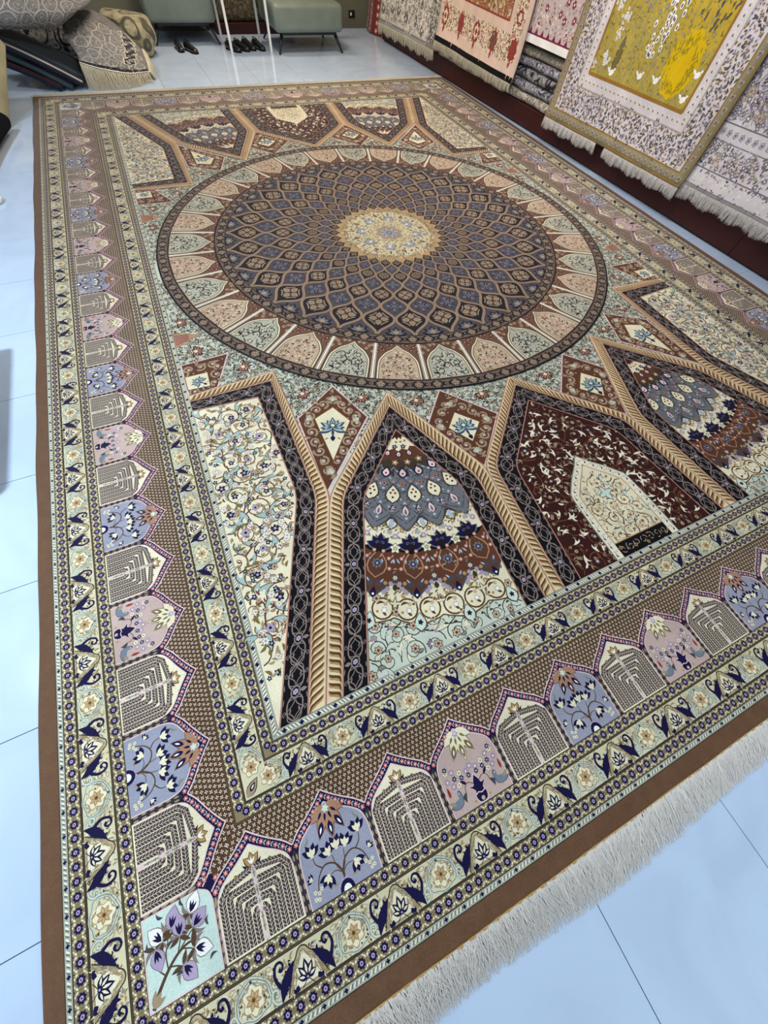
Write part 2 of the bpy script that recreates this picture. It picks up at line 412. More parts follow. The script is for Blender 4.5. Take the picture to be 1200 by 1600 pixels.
def guard_row(d0, d1):
    dc, w = (d0+d1)/2, d1-d0
    m = Cv(); m.poly(lobes(0, 0, 0.0140, 8, 0.14, 0.2, per=4), 'navy', 1); m.poly(ell(0, 0, 0.0058, n=8), 'lilac', 2); m.poly(ell(0, 0, 0.0024, n=5), 'navy', 3)
    g = Cv()
    for sy in (-1, 1):
        for sx in (-0.0042, 0.0042): g.poly(leaf(sx*0.3, sy*0.007, sy*PI/2+(-1 if sx*sy > 0 else 1)*0.7, 0.0105, 0.0055, n=3), 'cream', 1)
        g.poly(ell(0, sy*0.0025, 0.0022, n=5), 'olive', 1)
        g.poly(ell(0, sy*(w/2-0.003), 0.0024, n=4), 'line', 1)
        for sx in (-1, 1): g.poly(ell(sx*0.0105, sy*(w/2-0.0045), 0.0030, 0.0022, n=5), 'cream', 1)
    for k in range(4):
        h, ln = side(k); half = ln/2-dc; n = int(round(2*half/0.0378)); S = -half+2*half*(np.arange(n)+0.5)/n
        on_side(border, m, S, dc, k, 1); on_side(border, g, S[:-1]+half/n, dc, k, 1)
    thin(d0, 0.003, 'line'); thin(d1, 0.003, 'line')
for a, b in (('g0', 'g1'), ('h0', 'h1'), ('i0', 'i1'), ('k0', 'k1')): guard_row(D[a], D[b])
def strip_row(d0, d1, flip):
    frame(border, d0, d1, 'strip', 1); dc, w = (d0+d1)/2, d1-d0
    m = Cv(); m.poly([(-0.0065, -0.005), (-0.001, -0.005), (0.0055, 0.005), (0.0005, 0.005)], 'ivory', 1)
    m2 = Cv(); m2.poly([(-0.006, -0.005), (-0.0035, -0.005), (0.003, 0.005), (0.0005, 0.005)], 'gray', 1)
    nv = Cv(); nv.poly(lobes(0, 0, 0.0066, 4, 0.2), 'navy', 2)
    for k in range(4):
        h, ln = side(k); half = ln/2-dc; n = int(round(2*half/0.0135)); S = -half+2*half*(np.arange(n)+0.5)/n; sc = w/0.021
        q = np.arange(n) % 5 == 2
        on_side(border, m, S[~q], dc, k, 2, flip, sc=sc); on_side(border, m2, S[~q]+half/n, dc, k, 2, flip, sc=sc); on_side(border, nv, S[q], dc, k, 2, sc=sc)
    thin(d0, 0.0025, 'line', 3); thin(d1, 0.0025, 'line', 3)
strip_row(D['s0'], D['s1'], 1); strip_row(D['t0'], D['t1'], -1)

def wide_motif(lam, W):
    m = Cv(); q = lam/2
    # cartouche with navy lotus
    half = cat([(-0.062, 0.002), (-0.052, 0.022), (-0.046, 0.045), (-0.034, 0.060), (-0.022, 0.070), (-0.012, 0.083), (0, 0.088)], 5)
    cart = sym(half)
    m.poly(cart, (0.46, 0.38, 0.22), 1)
    inner = sym(cat([(-0.046, 0.002), (-0.040, 0.020), (-0.030, 0.030), (-0.034, 0.046), (-0.020, 0.056), (-0.010, 0.072), (0, 0.078)], 4))
    m.poly(inner, 'taupe', 2); m.poly(np.array([0, 0.034])+(inner-np.array([0, 0.034]))*0.82, 'cream', 3)
    m.stroke(half, 0.0034, 'line', 4); m.stroke(mirror(half), 0.0034, 'line', 4)
    for a, L_, wd in ((PI/2, 0.042, 0.013), (PI/2+0.62, 0.037, 0.012), (PI/2-0.62, 0.037, 0.012), (PI/2+1.25, 0.03, 0.011), (PI/2-1.25, 0.03, 0.011)):
        m.poly(leaf(0, 0.018, a, L_, wd*1.5), 'navy', 5); m.poly(leaf(0.008*math.cos(a), 0.018+0.008*math.sin(a), a, L_*0.6, wd*0.55, n=3), 'cream', 6)
    m.poly(ell(0, 0.019, 0.006, n=7), 'navy', 7); m.poly(ell(0, 0.019, 0.003, n=6), 'lilac', 8)
    m.stroke([(0, 0.018), (-0.02, 0.002)], 0.0022, 'line', 5); m.stroke([(0, 0.018), (0.016, 0.0)], 0.0022, 'line', 5)
    for sx in (-1, 1):
        def X(p): p = np.asarray(p, float).copy(); p[:, 0] *= sx; return p
        # navy acanthus with a curl
        body = cat([(0.080, 0.001), (0.070, 0.022), (0.058, 0.036), (0.046, 0.050), (0.028, 0.066)], 5)
        m.stroke(X(body), np.interp(np.linspace(0, 1, len(body)), [0, .3, .55, .8, 1], [.003, .026, .027, .017, .003]), 'navy', 5)
        curl = cat([(0.064, 0.020), (0.078, 0.034), (0.088, 0.056), (0.082, 0.078), (0.068, 0.082), (0.060, 0.072), (0.067, 0.063), (0.074, 0.068)], 5)
        m.stroke(X(curl), np.interp(np.linspace(0, 1, len(curl)), [0, .3, .75, .9, 1], [.012, .008, .005, .008, .009]), 'navy', 6)
        for sp_ in ((0.050, 0.046, 1.0), (0.058, 0.036, 0.6), (0.040, 0.056, 1.3)): m.poly(X(leaf(sp_[0], sp_[1], sp_[2], 0.016, 0.008, n=3)), 'navy', 6)
        for ax, ay, aa in ((0.048, 0.012, 2.2), (0.040, 0.030, 2.0), (0.030, 0.048, 2.3), (0.058, 0.004, 1.9)): m.stroke(X(leaf(ax, ay, aa, 0.026, 0.012)), 0.0018, 'guard', 4.6, True)
        for ax, ay, aa in ((0.094, 0.050, 1.2), (0.104, 0.064, 0.6), (0.092, 0.080, 0.2), (0.112, 0.046, 1.0)): m.stroke(X(leaf(ax, ay, aa, 0.020, 0.010)), 0.0018, 'taupe', 4.6, True)
        m.poly(X(leaf(0.036, 0.0, 1.9, 0.016, 0.014, n=3)), 'navy', 6); m.poly(X(leaf(0.038, 0.0, 1.0, 0.014, 0.010, n=3)), 'navy', 6)
        # mint scroll of the neighbour
        c1 = cat([(0.083, 0.003), (0.096, 0.006), (0.104, 0.020), (0.098, 0.033), (0.087, 0.030), (0.088, 0.020), (0.095, 0.020)], 4)
        m.stroke(X(c1), 0.0085, 'teal', 3); m.stroke(X(c1), 0.005, 'mint', 4)
        c2 = cat([(q-0.05, 0.030), (q-0.046, 0.055), (q-0.034, 0.068), (q-0.018, 0.078), (q, 0.086)], 4)
        m.stroke(X(c2), 0.014, 'teal', 3); m.stroke(X(c2), 0.010, 'mint', 3.5); m.stroke(X(c2), 0.003, 'teal', 4)
        c3 = cat([(q-0.05, 0.030), (q-0.042, 0.014), (q-0.026, 0.010), (q-0.012, 0.004), (q, 0.002)], 4)
        m.stroke(X(c3), 0.007, 'mint', 3); m.stroke(X(c3), 0.0025, 'teal', 4)
        m.stroke(X([(q, 0.05), (q-0.03, 0.09)]), 0.0022, 'taupe', 4)
    for dd_, cc_ in ((0.009, 'taupe'), (0.015, 'cream')):
        for hh in (half, mirror(half)): m.stroke(offset(hh, -dd_), 0.0022, cc_, 4.4)
    return m
def rose_motif():
    m = Cv(); m.poly(lobes(0, 0.043, 0.034, 6, 0.12, PI/2, 1.05), 'taupe', 5); m.poly(lobes(0, 0.043, 0.031, 6, 0.12, PI/2, 1.05), 'cream', 6)
    for i in range(7):
        a = PI/2+i*2*PI/7; m.poly(leaf(0, 0.043, a, 0.024, 0.013), 'gold', 7); m.poly(leaf(0.006*math.cos(a), 0.043+0.006*math.sin(a), a, 0.013, 0.005, n=3), 'peach', 8)
    m.poly(ell(0, 0.043, 0.005, n=6), 'dktan', 9); m.poly(ell(0.0, 0.080, 0.004, n=5), 'line', 7); return m
def wide_row(d0, d1, per):
    frame(border, d0, d1, 'band', 1); w = d1-d0
    fil = [m_leaf(0.017, 0.006, 'taupe'), m_leaf(0.016, 0.005, 'teal'), m_leaf(0.014, 0.006, 'gold'), m_leaf(0.015, 0.006, 'guard'), m_leaf(0.010, 0.005, 'line'), m_leaf(0.014, 0.006, 'cream')]
    for k in range(4):
        h, ln = side(k); rg_ = np.random.default_rng(k+3); n = int(ln*w/0.00013)
        for q_ in fil: S_ = rg_.uniform(-ln/2+d1, ln/2-d1, n//6); on_side(border, q_, S_, rg_.uniform(d0+0.010, d1-0.010, n//6), k, 1.2, A=rg_.uniform(0, 6.28, n//6))
    for k in range(4):
        h, ln = side(k); half = ln/2-d0-w*1.05; n = int(round(2*half/per)); lam = 2*half/n; S = -half+lam*(np.arange(n)+0.5)
        on_side(border, wide_motif(lam, w), S, d0, k, 1, sc=w/0.0915)
        S2 = -half+lam*np.arange(n+1); on_side(border, rose_motif(), S2, d0, k, 1, sc=w/0.0915)
        # corner ornament
        c = Cv(); c.poly(leaf(0, 0, PI*0.75, 0.07, 0.036), 'line', 3); c.poly(leaf(0, 0, PI*0.75, 0.066, 0.03), 'taupe', 4)
        c.poly(leaf(-0.014, 0.014, PI*0.75, 0.034, 0.016), 'navy', 5); c.poly(leaf(-0.02, 0.02, PI*0.75, 0.018, 0.006), 'cream', 6)
        on_side(border, c, [ln/2-d0-0.006], d0+0.006, k, 2, sc=w/0.09)
    thin(d0-0.002, 0.0045, 'line', 3); thin(d1+0.002, 0.0035, 'line', 3)
wide_row(D['w0'], D['w1'], 0.3165); wide_row(D['v0'], D['v1'], 0.2900)
# brown spandrel ground sewn with cream stars
frame(border, D['n0']-0.002, D['sp'], 'spand', 1)
star = Cv()
for i in range(4):
    a = PI/4+i*PI/2; star.poly(leaf(0.0009*math.cos(a), 0.0009*math.sin(a), a, 0.0058, 0.0030, n=3), 'ivory', 0)
ds = Cv(); ds.poly(ell(0, 0, 0.0022, n=5), (0.012, 0.008, 0.006), 0)
NPX, NPY = (CW-2*0.471)/17, (CL-2*0.471)/27
for k in range(4):
    h, ln = side(k); np_ = NPX if k % 2 == 0 else NPY; P = []
    half = ln/2
    for r in range(9):
        d = 0.446+r*0.0150
        for i in range(int((2*half-2*d)/0.0172)+1):
            s = -half+d+0.004+0.0172*(i+0.5*(r % 2))
            if s > half-d: continue
            q = abs(((s+(half-0.471))/np_) % 1.0-0.5)*2          # 0 at a niche apex, 1 between two
            if d < 0.262+0.29-0.104*q**0.8 and abs(s) < half-0.471: continue
            P.append((s, d))
    P = np.array(P); a = (np.arange(len(P)) % 2)*PI/4
    on_side(border, star, P[:, 0], P[:, 1], k, 2, A=a); on_side(border, ds, P[:, 0]+0.0086, P[:, 1], k, 2)
border_o = part('border', border, z=ZC/DZ)

# ---- niches of the border
NW = 0.26
out_l = cat([(-NW/2, 0.180), (-0.104, 0.204), (-0.062, 0.232), (-0.026, 0.258), (0, 0.280)], 5)     # left half of the outer edge
in_l = cat([(-0.119, 0.0), (-0.120, 0.10), (-0.117, 0.140), (-0.106, 0.168), (-0.080, 0.190), (-0.042, 0.213), (0, 0.243)], 5)
def niche_base(ground):
    m = Cv(); H = NW/2
    m.poly(np.vstack([[(-H, 0)], sym(out_l), [(H, 0)]]), 'navy', 0)
    m.stroke(sym(out_l)[:len(out_l)], 0.0042, 'blush', 3); m.stroke(mirror(out_l), 0.0042, 'blush', 3)
    # chain dividers at both sides
    for sx in (-1, 1):
        m.poly([(sx*H, 0), (sx*(H-0.013), 0), (sx*(H-0.013), 0.150), (sx*H, 0.165)], 'dkgray', 1)
        for i in range(6): m.poly(ell(sx*(H-0.0055), 0.014+i*0.026, 0.0030, 0.0085, n=8), 'taupe', 2)
    arch = sym(in_l)
    m.poly(arch, ground, 4); m.stroke(in_l, 0.0036, 'blush', 5); m.stroke(mirror(in_l), 0.0036, 'blush', 5)
    # pink flowers along the navy band
    fl = m_flower(0.0088, 6, 'pink', 'blush'); lf = Cv(); lf.poly(leaf(0, 0, 2.3, 0.010, 0.0045, n=3), 'ltblue', 1); lf.poly(leaf(0, 0, -2.3, 0.010, 0.0045, n=3), 'ltblue', 1)
    mid = cat([(-0.123, 0.168), (-0.104, 0.187), (-0.070, 0.211), (-0.034, 0.236), (0, 0.262)], 8)
    cum = np.concatenate([[0], np.cumsum(np.hypot(*np.diff(mid, axis=0).T))]); ss = np.linspace(0.006, cum[-1]-0.001, 7)
    X, Y = np.interp(ss, cum, mid[:, 0]), np.interp(ss, cum, mid[:, 1])
    m.stamp(fl, X, Y, 0.3, 1, 5); m.stamp(fl, -X[:-1], Y[:-1], 0.3, 1, 5)
    Xm, Ym = (X[1:]+X[:-1])/2, (Y[1:]+Y[:-1])/2
    m.stamp(lf, Xm+0.003, Ym+0.002, 0.6, 1, 5); m.stamp(lf, -Xm-0.003, Ym+0.002, PI-0.6, 1, 5)
    return m, arch
def fan(m, lobe, drop, tip):
    for i, a in enumerate((-2.62, -2.05, -1.57, -1.09, -0.52)):
        r = (0.088, 0.098, 0.105, 0.098, 0.088)[i]
        x, y = 0, 0.236
        if i in (0, 4): r = 0.070
        m.poly(leaf(x, y, a, r, 0.036), 'brownline', 5); m.poly(leaf(x, y, a, r-0.003, 0.031), lobe, 6)
        if i in (1, 2, 3):
            b = 0.047; m.poly(leaf(x+b*math.cos(a), y+b*math.sin(a), a, 0.046, 0.0185), drop, 7); m.poly(leaf(x+(b+.014)*math.cos(a), y+(b+.014)*math.sin(a), a, 0.021, 0.0065, n=3), 'white', 8)
    for a in (-2.34, -1.82, -1.32, -0.8): m.poly(leaf(0.022*math.cos(a), 0.236+0.022*math.sin(a), a, 0.026, 0.0085, n=3), drop, 7)
    m.poly(lobes(0, 0.224, 0.013, 6, 0.2), tip, 8); m.poly(ell(0, 0.226, 0.004, n=6), 'cream', 9)
def niche_garden():
    m, arch = niche_base('cream')
    for i in range(5):
        x = 0.1050-0.0216*i; y = 0.166-0.0222*i
        for sx in (-1, 1):
            p = np.array([(sx*x, 0.005), (sx*x, y-(0.024 if i == 0 else 0.010)), (sx*(x-(0.020 if i == 0 else 0.006)), y), (sx*0.0055, y+(0.014 if i == 0 else 0.003))])
            m.sharp(p, 0.0192, 'hedge', 6); m.sharp(p, 0.0017, 'tick', 8)
            # chevron ticks
            seg = np.hypot(*np.diff(p, axis=0).T); cum = np.concatenate([[0], np.cumsum(seg)]); n = int(cum[-1]/0.0098)
            for t in (np.arange(n)+0.5)/n*cum[-1]:
                j = min(np.searchsorted(cum, t)-1, len(seg)-1); j = max(j, 0); d = (p[j+1]-p[j])/seg[j]; c = p[j]+d*(t-cum[j]); nn = np.array([-d[1], d[0]])
                for sg in (-1, 1):
                    a = c-d*0.003+nn*sg*0.0005; b = c+d*0.0050+nn*sg*0.0092; w = d*0.0009
                    m.poly([a-w, a+w, b+w, b-w], 'tick', 7)
    m.sharp([(0, 0.0), (0, 0.185)], 0.0095, 'tick', 8); m.sharp([(0, 0.002), (0, 0.183)], 0.0030, 'mauve', 9)
    for i in range(8): m.poly(lobes(0, 0.014+i*0.022, 0.005 if i % 3 else 0.009, 4, 0.25, 0, 1.2), 'mauve' if i % 3 else 'blush', 10)
    m.poly(lobes(0, 0.168, 0.011, 4, 0.3, PI/4), 'tick', 10); m.poly(lobes(0, 0.105, 0.010, 4, 0.3, PI/4), 'tick', 10)
    # lotus in the tip
    for sx in (-1, 1):
        m.poly(leaf(0, 0.184, PI/2+sx*1.15, 0.034, 0.010, bend=sx*0.15), 'navy', 6)
        m.poly(ell(sx*0.055, 0.180, 0.0055, n=8), 'olive', 6)
    for a in (PI/2, PI/2+0.75, PI/2-0.75): m.poly(leaf(0, 0.187, a, 0.036, 0.022), 'dktan', 6); m.poly(leaf(0, 0.188, a, 0.032, 0.017), 'gold', 7)
    for a in (PI/2, PI/2+0.6, PI/2-0.6): m.poly(leaf(0, 0.190, a, 0.020, 0.006, n=3), 'white', 8)
    return m
def lotus(m, x, y, a, s, c1='navy', c2='cream'):
    s = s*1.36
    for da in (-0.95, -0.4, 0.4, 0.95): m.poly(leaf(x, y, a+da, 0.026*s, 0.0135*s), c1, 8)
    for da in (-0.7, 0, 0.7): m.poly(leaf(x, y, a+da, 0.0165*s, 0.0085*s, n=4), c2, 9)
    m.poly(ell(x, y, 0.0042*s, n=6), 'cream', 10)
def niche_tree():
    m, arch = niche_base('slate'); fan(m, 'orange', 'navy', 'aqua')
    for sx in (-1, 1):
        for pts, w in (([(0, 0.03), (sx*0.004, 0.055), (sx*0.02, 0.078), (sx*0.048, 0.086), (sx*0.072, 0.070), (sx*0.084, 0.045), (sx*0.088, 0.018)], 0.0055), ([(sx*0.002, 0.05), (sx*0.014, 0.068), (sx*0.020, 0.100)], 0.0038),
                       ([(sx*0.058, 0.083), (sx*0.076, 0.10), (sx*0.080, 0.125)], 0.004), ([(0, 0.045), (sx*0.02, 0.058), (sx*0.042, 0.056)], 0.003)):
            p = cat(pts, 5); m.stroke(p, w, 'bark', 7, tip=0.5)
        lotus(m, sx*0.028, 0.106, PI/2-sx*0.3, 1.0); lotus(m, sx*0.080, 0.124, PI/2, 1.0); lotus(m, sx*0.046, 0.056, -PI/2+sx*0.5, 0.95); lotus(m, sx*0.098, 0.068, PI/2-sx*0.9, 0.5)
        for dx, dy in ((0, 0), (0.012, 0.006), (-0.010, 0.008), (0.004, -0.013), (0.014, -0.010)): m.poly(lobes(sx*(0.086+dx), 0.030+dy, 0.0068, 5, 0.2, per=3), 'cream', 9); m.poly(ell(sx*(0.086+dx), 0.030+dy, 0.0022, n=5), 'gold', 10)
        m.poly(leaf(sx*0.098, 0.155, PI/2+sx*0.6, 0.03, 0.008, 0.2*sx), 'teal', 7); m.poly(leaf(sx*0.06, 0.135, PI/2-sx*0.8, 0.022, 0.007, 0.2), 'gray', 7); m.poly(leaf(sx*0.030, 0.028, 0.8 if sx > 0 else 2.3, 0.026, 0.009), 'ltblue', 7); m.poly(leaf(sx*0.024, 0.024, 0.3 if sx > 0 else 2.85, 0.024, 0.009), 'taupe', 7)
    lotus(m, 0, 0.112, PI/2, 1.05)
    m.stroke([(0, 0.015), (0, 0.055)], 0.007, 'bark', 7)
    m.poly(lobes(0, 0.010, 0.025, 9, 0.12, per=4)[lambda_pos(lobes(0, 0.010, 0.025, 9, 0.12, per=4))], 'lilac', 8)
    m.poly(half_disc(0, 0, 0.024), 'navy', 9); m.poly(half_disc(0, 0, 0.013), 'white', 10)
    return m
def lambda_pos(p): return p[:, 1] > -0.001
def half_disc(x, y, r, n=9):
    t = np.linspace(0, PI, n); return np.stack([x+r*np.cos(t), y+r*1.15*np.sin(t)], 1)
def bird(m, x, y, sx, s=1.0):
    def T(p): p = np.asarray(p, float)*s; return np.stack([x+sx*p[:, 0], y+p[:, 1]], 1)
    b = cat([(-0.030, 0.002), (-0.012, -0.008), (0.010, -0.004), (0.017, 0.012), (0.016, 0.028), (0.010, 0.034), (0.004, 0.028), (0.004, 0.016), (-0.010, 0.012)], 4, True)
    m.poly(T(np.array([-0.004, 0.01])+(b-np.array([-0.004, 0.01]))*1.1), 'gray', 7); m.poly(T(b), 'bird', 8)
    m.poly(T(leaf(-0.012, 0.004, 2.6, 0.026, 0.012)), 'taupe', 9); m.poly(T(ell(0.010, 0.028, 0.0022, n=5)), 'ivory', 9); m.stroke(T([(0, -0.004), (-0.002, -0.018)]), 0.0016, 'orange', 7)
def niche_vase():
    m, arch = niche_base('vase'); fan(m, 'cream', 'olive', 'lilac')
    v = sym(cat([(-0.003, 0.004), (-0.015, 0.008), (-0.021, 0.024), (-0.015, 0.040), (-0.022, 0.050), (-0.030, 0.058), (-0.016, 0.056), (-0.010, 0.070), (0, 0.086)], 4))
    m.poly(np.array([0, .04])+(v-np.array([0, .04]))*1.1, 'blush', 7); m.poly(v, 'navy', 8); m.stroke([(-0.020, 0.030), (-0.008, 0.034), (0.004, 0.029), (0.020, 0.034)], 0.0032, 'blush', 9); m.poly(ell(0, 0.013, 0.007, n=7), 'vase', 9)
    wf = m_flower(0.0105, 6, 'ivory', 'gold', 'mauve'); nf = m_flower(0.0098, 6, 'navy', 'ltblue'); lf = m_flower(0.0095, 6, 'lilac', 'ivory', 'mauve')
    A = [(0.020, 0.106), (0.046, 0.112), (0.072, 0.124), (0.094, 0.13), (0.082, 0.084), (0.062, 0.080), (0.098, 0.104)]
    for i, (x, y) in enumerate(A): m.stamp(wf if i % 2 else lf, [x, -x], [y, y], 0, 1, 6)
    m.stamp(lf, [0], [0.116], 0, 1.1, 6)
    m.stamp(nf, [0.016, -0.016, 0.044, -0.044, 0.070, -0.070, 0.092, -0.092], [0.092, 0.092, 0.096, 0.096, 0.103, 0.103, 0.140, 0.140], 0, 1, 7)
    for sx in (-1, 1):
        bird(m, sx*0.086, 0.030, -sx, 1.05)
        m.stroke(cat([(sx*0.010, 0.062), (sx*0.030, 0.074), (sx*0.046, 0.066), (sx*0.050, 0.048)], 4), 0.0024, 'dktan', 7); m.poly(leaf(sx*0.050, 0.052, -PI/2+sx*0.3, 0.030, 0.014, 0.2*sx), 'gray', 8); m.poly(leaf(sx*0.036, 0.072, PI/2-sx*0.8, 0.026, 0.010), 'navy', 8)
        m.poly(leaf(sx*0.107, 0.058, PI/2, 0.035, 0.010), 'red', 7); m.poly(ell(sx*0.030, 0.014, 0.008, n=7), 'peach', 7); m.poly(ell(sx*0.030, 0.014, 0.004, n=6), 'gold', 8)
    return m
def corner_panel():
    m = Cv(); S = 0.203
    sq = np.vstack([[(0, 0), (S, 0)], cat([(S, S*0.80), (S*0.95, S*0.92), (S*0.82, S)], 4), [(0, S)]])
    m.poly(np.vstack([[(0, 0), (S+0.03, 0)], cat([(S+0.03, S*0.86), (S+0.012, S+0.014), (S*0.86, S+0.03)], 4), [(0, S+0.03)]]), 'navy', 0)
    m.poly([(S, 0), (S+0.016, 0), (S+0.016, S*0.8), (S, S*0.8)], 'gray', 2); m.poly([(0, S), (0, S+0.016), (S*0.8, S+0.016), (S*0.8, S)], 'gray', 2)
    for i in range(6): m.poly(ell(S+0.008, 0.016+i*0.027, 0.0042, 0.0105, n=8), 'taupe', 3); m.poly(ell(0.016+i*0.027, S+0.008, 0.0105, 0.0042, n=8), 'taupe', 3)
    m.poly(sq, 'aqua', 4); m.sharp(sq, 0.0034, 'blush', 5, True)
    fl = m_flower(0.0088, 6, 'pink', 'blush'); m.stamp(fl, [S+0.012, S+0.018, S*0.93, S+0.018], [S*0.86, S+0.005, S+0.014, S*0.72], 0, 1, 5)
    T = lambda a: np.asarray(a, float)
    trunk = cat(T([(0.010, 0.004), (0.030, 0.035), (0.058, 0.066), (0.088, 0.088), (0.120, 0.098), (0.150, 0.092)]), 5); m.stroke(trunk, 0.0105, 'bark', 6, tip=0.45)
    for p in ([(0.058, 0.066), (0.056, 0.10), (0.066, 0.13), (0.080, 0.16)], [(0.056, 0.098), (0.040, 0.12), (0.030, 0.145)], [(0.088, 0.088), (0.10, 0.12), (0.10, 0.142)], [(0.088, 0.088), (0.128, 0.118), (0.160, 0.130)], [(0.050, 0.058), (0.034, 0.075), (0.022, 0.09)], [(0.10, 0.094), (0.13, 0.080), (0.14, 0.060)], [(0.066, 0.07), (0.09, 0.06), (0.10, 0.04)], [(0.09, 0.12), (0.13, 0.16), (0.15, 0.178)]):
        m.stroke(cat(T(p), 4), 0.0038, 'bark', 6, tip=0.6)
    def tulip(x, y, a, c):
        k2 = 1.32; bx, by = x-0.020*k2*math.cos(a), y-0.020*k2*math.sin(a)
        for da in (-0.5, 0.5): m.poly(leaf(bx, by, a+PI+da*2.2, 0.026*k2, 0.009*k2), 'bark', 7)
        m.poly(leaf(bx, by, a, 0.043*k2, 0.033*k2), 'mauve', 7); m.poly(leaf(bx+0.0015*math.cos(a), by+0.0015*math.sin(a), a, 0.040*k2, 0.029*k2), c, 8)
        for da in (-0.35, 0, 0.35): m.poly(leaf(bx+0.004*math.cos(a), by+0.004*math.sin(a), a+da, 0.022*k2, 0.0055*k2, n=3), 'navy', 9)
        for da in (-1.0, 1.0): m.poly(leaf(bx, by, a+da, 0.030*k2, 0.008*k2, 0.2*da), 'mauve', 6.5)
    for x, y, a, c in ((0.100, 0.148, 1.5, 'lilac'), (0.158, 0.140, 0.6, 'lilac'), (0.034, 0.100, -1.4, 'lilac'), (0.114, 0.038, -0.9, 'lilac'), (0.086, 0.172, 1.2, 'lilac'), (0.148, 0.180, 1.0, 'white'), (0.034, 0.152, 2.3, 'white'), (0.158, 0.070, -0.4, 'white')): tulip(x, y, a, c)
    for a in (0.3, 0.8, 1.3): m.poly(leaf(0.010, 0.008, a, 0.036, 0.014), 'taupe', 7)
    for x, y, a in ((0.06, 0.11, 0.4), (0.12, 0.12, 2.0), (0.18, 0.11, 1.4), (0.06, 0.185, 2.4), (0.018, 0.125, 1.9), (0.17, 0.035, 0.3), (0.075, 0.045, -0.3), (0.12, 0.185, 1.8)): m.poly(leaf(x, y, a, 0.026, 0.008, 0.25), 'gray', 7)
    return m
ME_N = [niche_garden().mesh('niche_panel'), niche_tree().mesh('niche_panel'), niche_vase().mesh('niche_panel')]
ME_C = corner_panel().mesh('corner_panel')
def local(k, s, d):
    h, _ = side(k); a = k*PI/2; y = -h+d; return (s*math.cos(a)-y*math.sin(a), s*math.sin(a)+y*math.cos(a)), a
for k in range(4):
    h, ln = side(k); n = 17 if k % 2 == 0 else 27; pit = (ln-2*0.471)/n
    for i in range(n):
        j = n-1-i if k == 3 else i
        t = 0 if j % 2 == 0 else (1 if j % 4 == 1 else 2)
        lo, a = local(k, -ln/2+0.471+pit*(i+0.5), D['n0'])
        part('niche_panel', None, border_o, 6, lo, a, ME_N[t], (pit/NW, 1.0))
    lo, a = local(k, -ln/2+D['n0'], D['n0']); part('corner_panel', None, border_o, 5, lo, a, ME_C)

# ---- the field: mint ground with arched panels
def Q(pts): p = np.asarray(pts, float).copy(); p[:, 1] -= FY; return p          # (across from the axis, up from the near end) -> carpet centre
RM = 1.888
field = Cv(); field.poly([(-FX, -FY), (FX, -FY), (FX, FY), (-FX, FY)], 'mint', 0)
fk_t = m_fork(0.034, 'teal', 'mintg', 0.1); sp1 = m_flower(0.011, 5, 'kite', 'cream'); sp2 = m_leaf(0.026, 0.010, 'teal', None); sp3 = m_leaf(0.020, 0.009, 'line', None); sp4 = m_flower(0.010, 6, 'ivory', 'pink', 'mauve')
pal = m_palm(0.046, 'maroon', 'rose', 'cream', 7)
quad_poly = Q([(-FX, 1.15), (0.0, 1.0), (0.0, 1.35), (-0.9, 1.55), (-1.45, 2.1), (-1.75, 2.7), (-1.91, 3.1), (-FX, 3.16)])
fq = Cv(); rq = random.Random(3)
scroll_fill(fq, quad_poly, 0.075, 0.0048, 'teal', [fk_t], [sp1, sp4], 4, 1, 0.002, [sp2, sp3, sp3, sp1, sp3], 3.6)
PALM = [(-1.29, 1.61, 2.4), (-0.97, 1.455, 2.2), (-0.665, 1.312, 1.8), (-0.25, 1.215, 1.65), (-1.56, 1.96, 2.5), (-1.80, 2.20, 2.9), (-1.845, 2.52, 3.0)]
for x, y, a in PALM: fq.stamp(pal, [x], [y-FY], a+PI/2, 1.15, 6)
for sx in (1, -1):
    for sy in (1, -1):
        V, N, C_ = fq.pack(); W_ = V.copy(); W_[:, 0] *= sx; W_[:, 1] *= sy; field.V.append(W_); field.N.append(N); field.C.append(C_)
field_o = part('field_ground', field, z=ZC/DZ)
def quads(name, cv, z, both=True):
    me = cv.mesh(name)
    for sx in (1, -1):
        for sy in (1, -1): part(name, None, field_o, z, (0, 0), 0, me, (sx, sy))

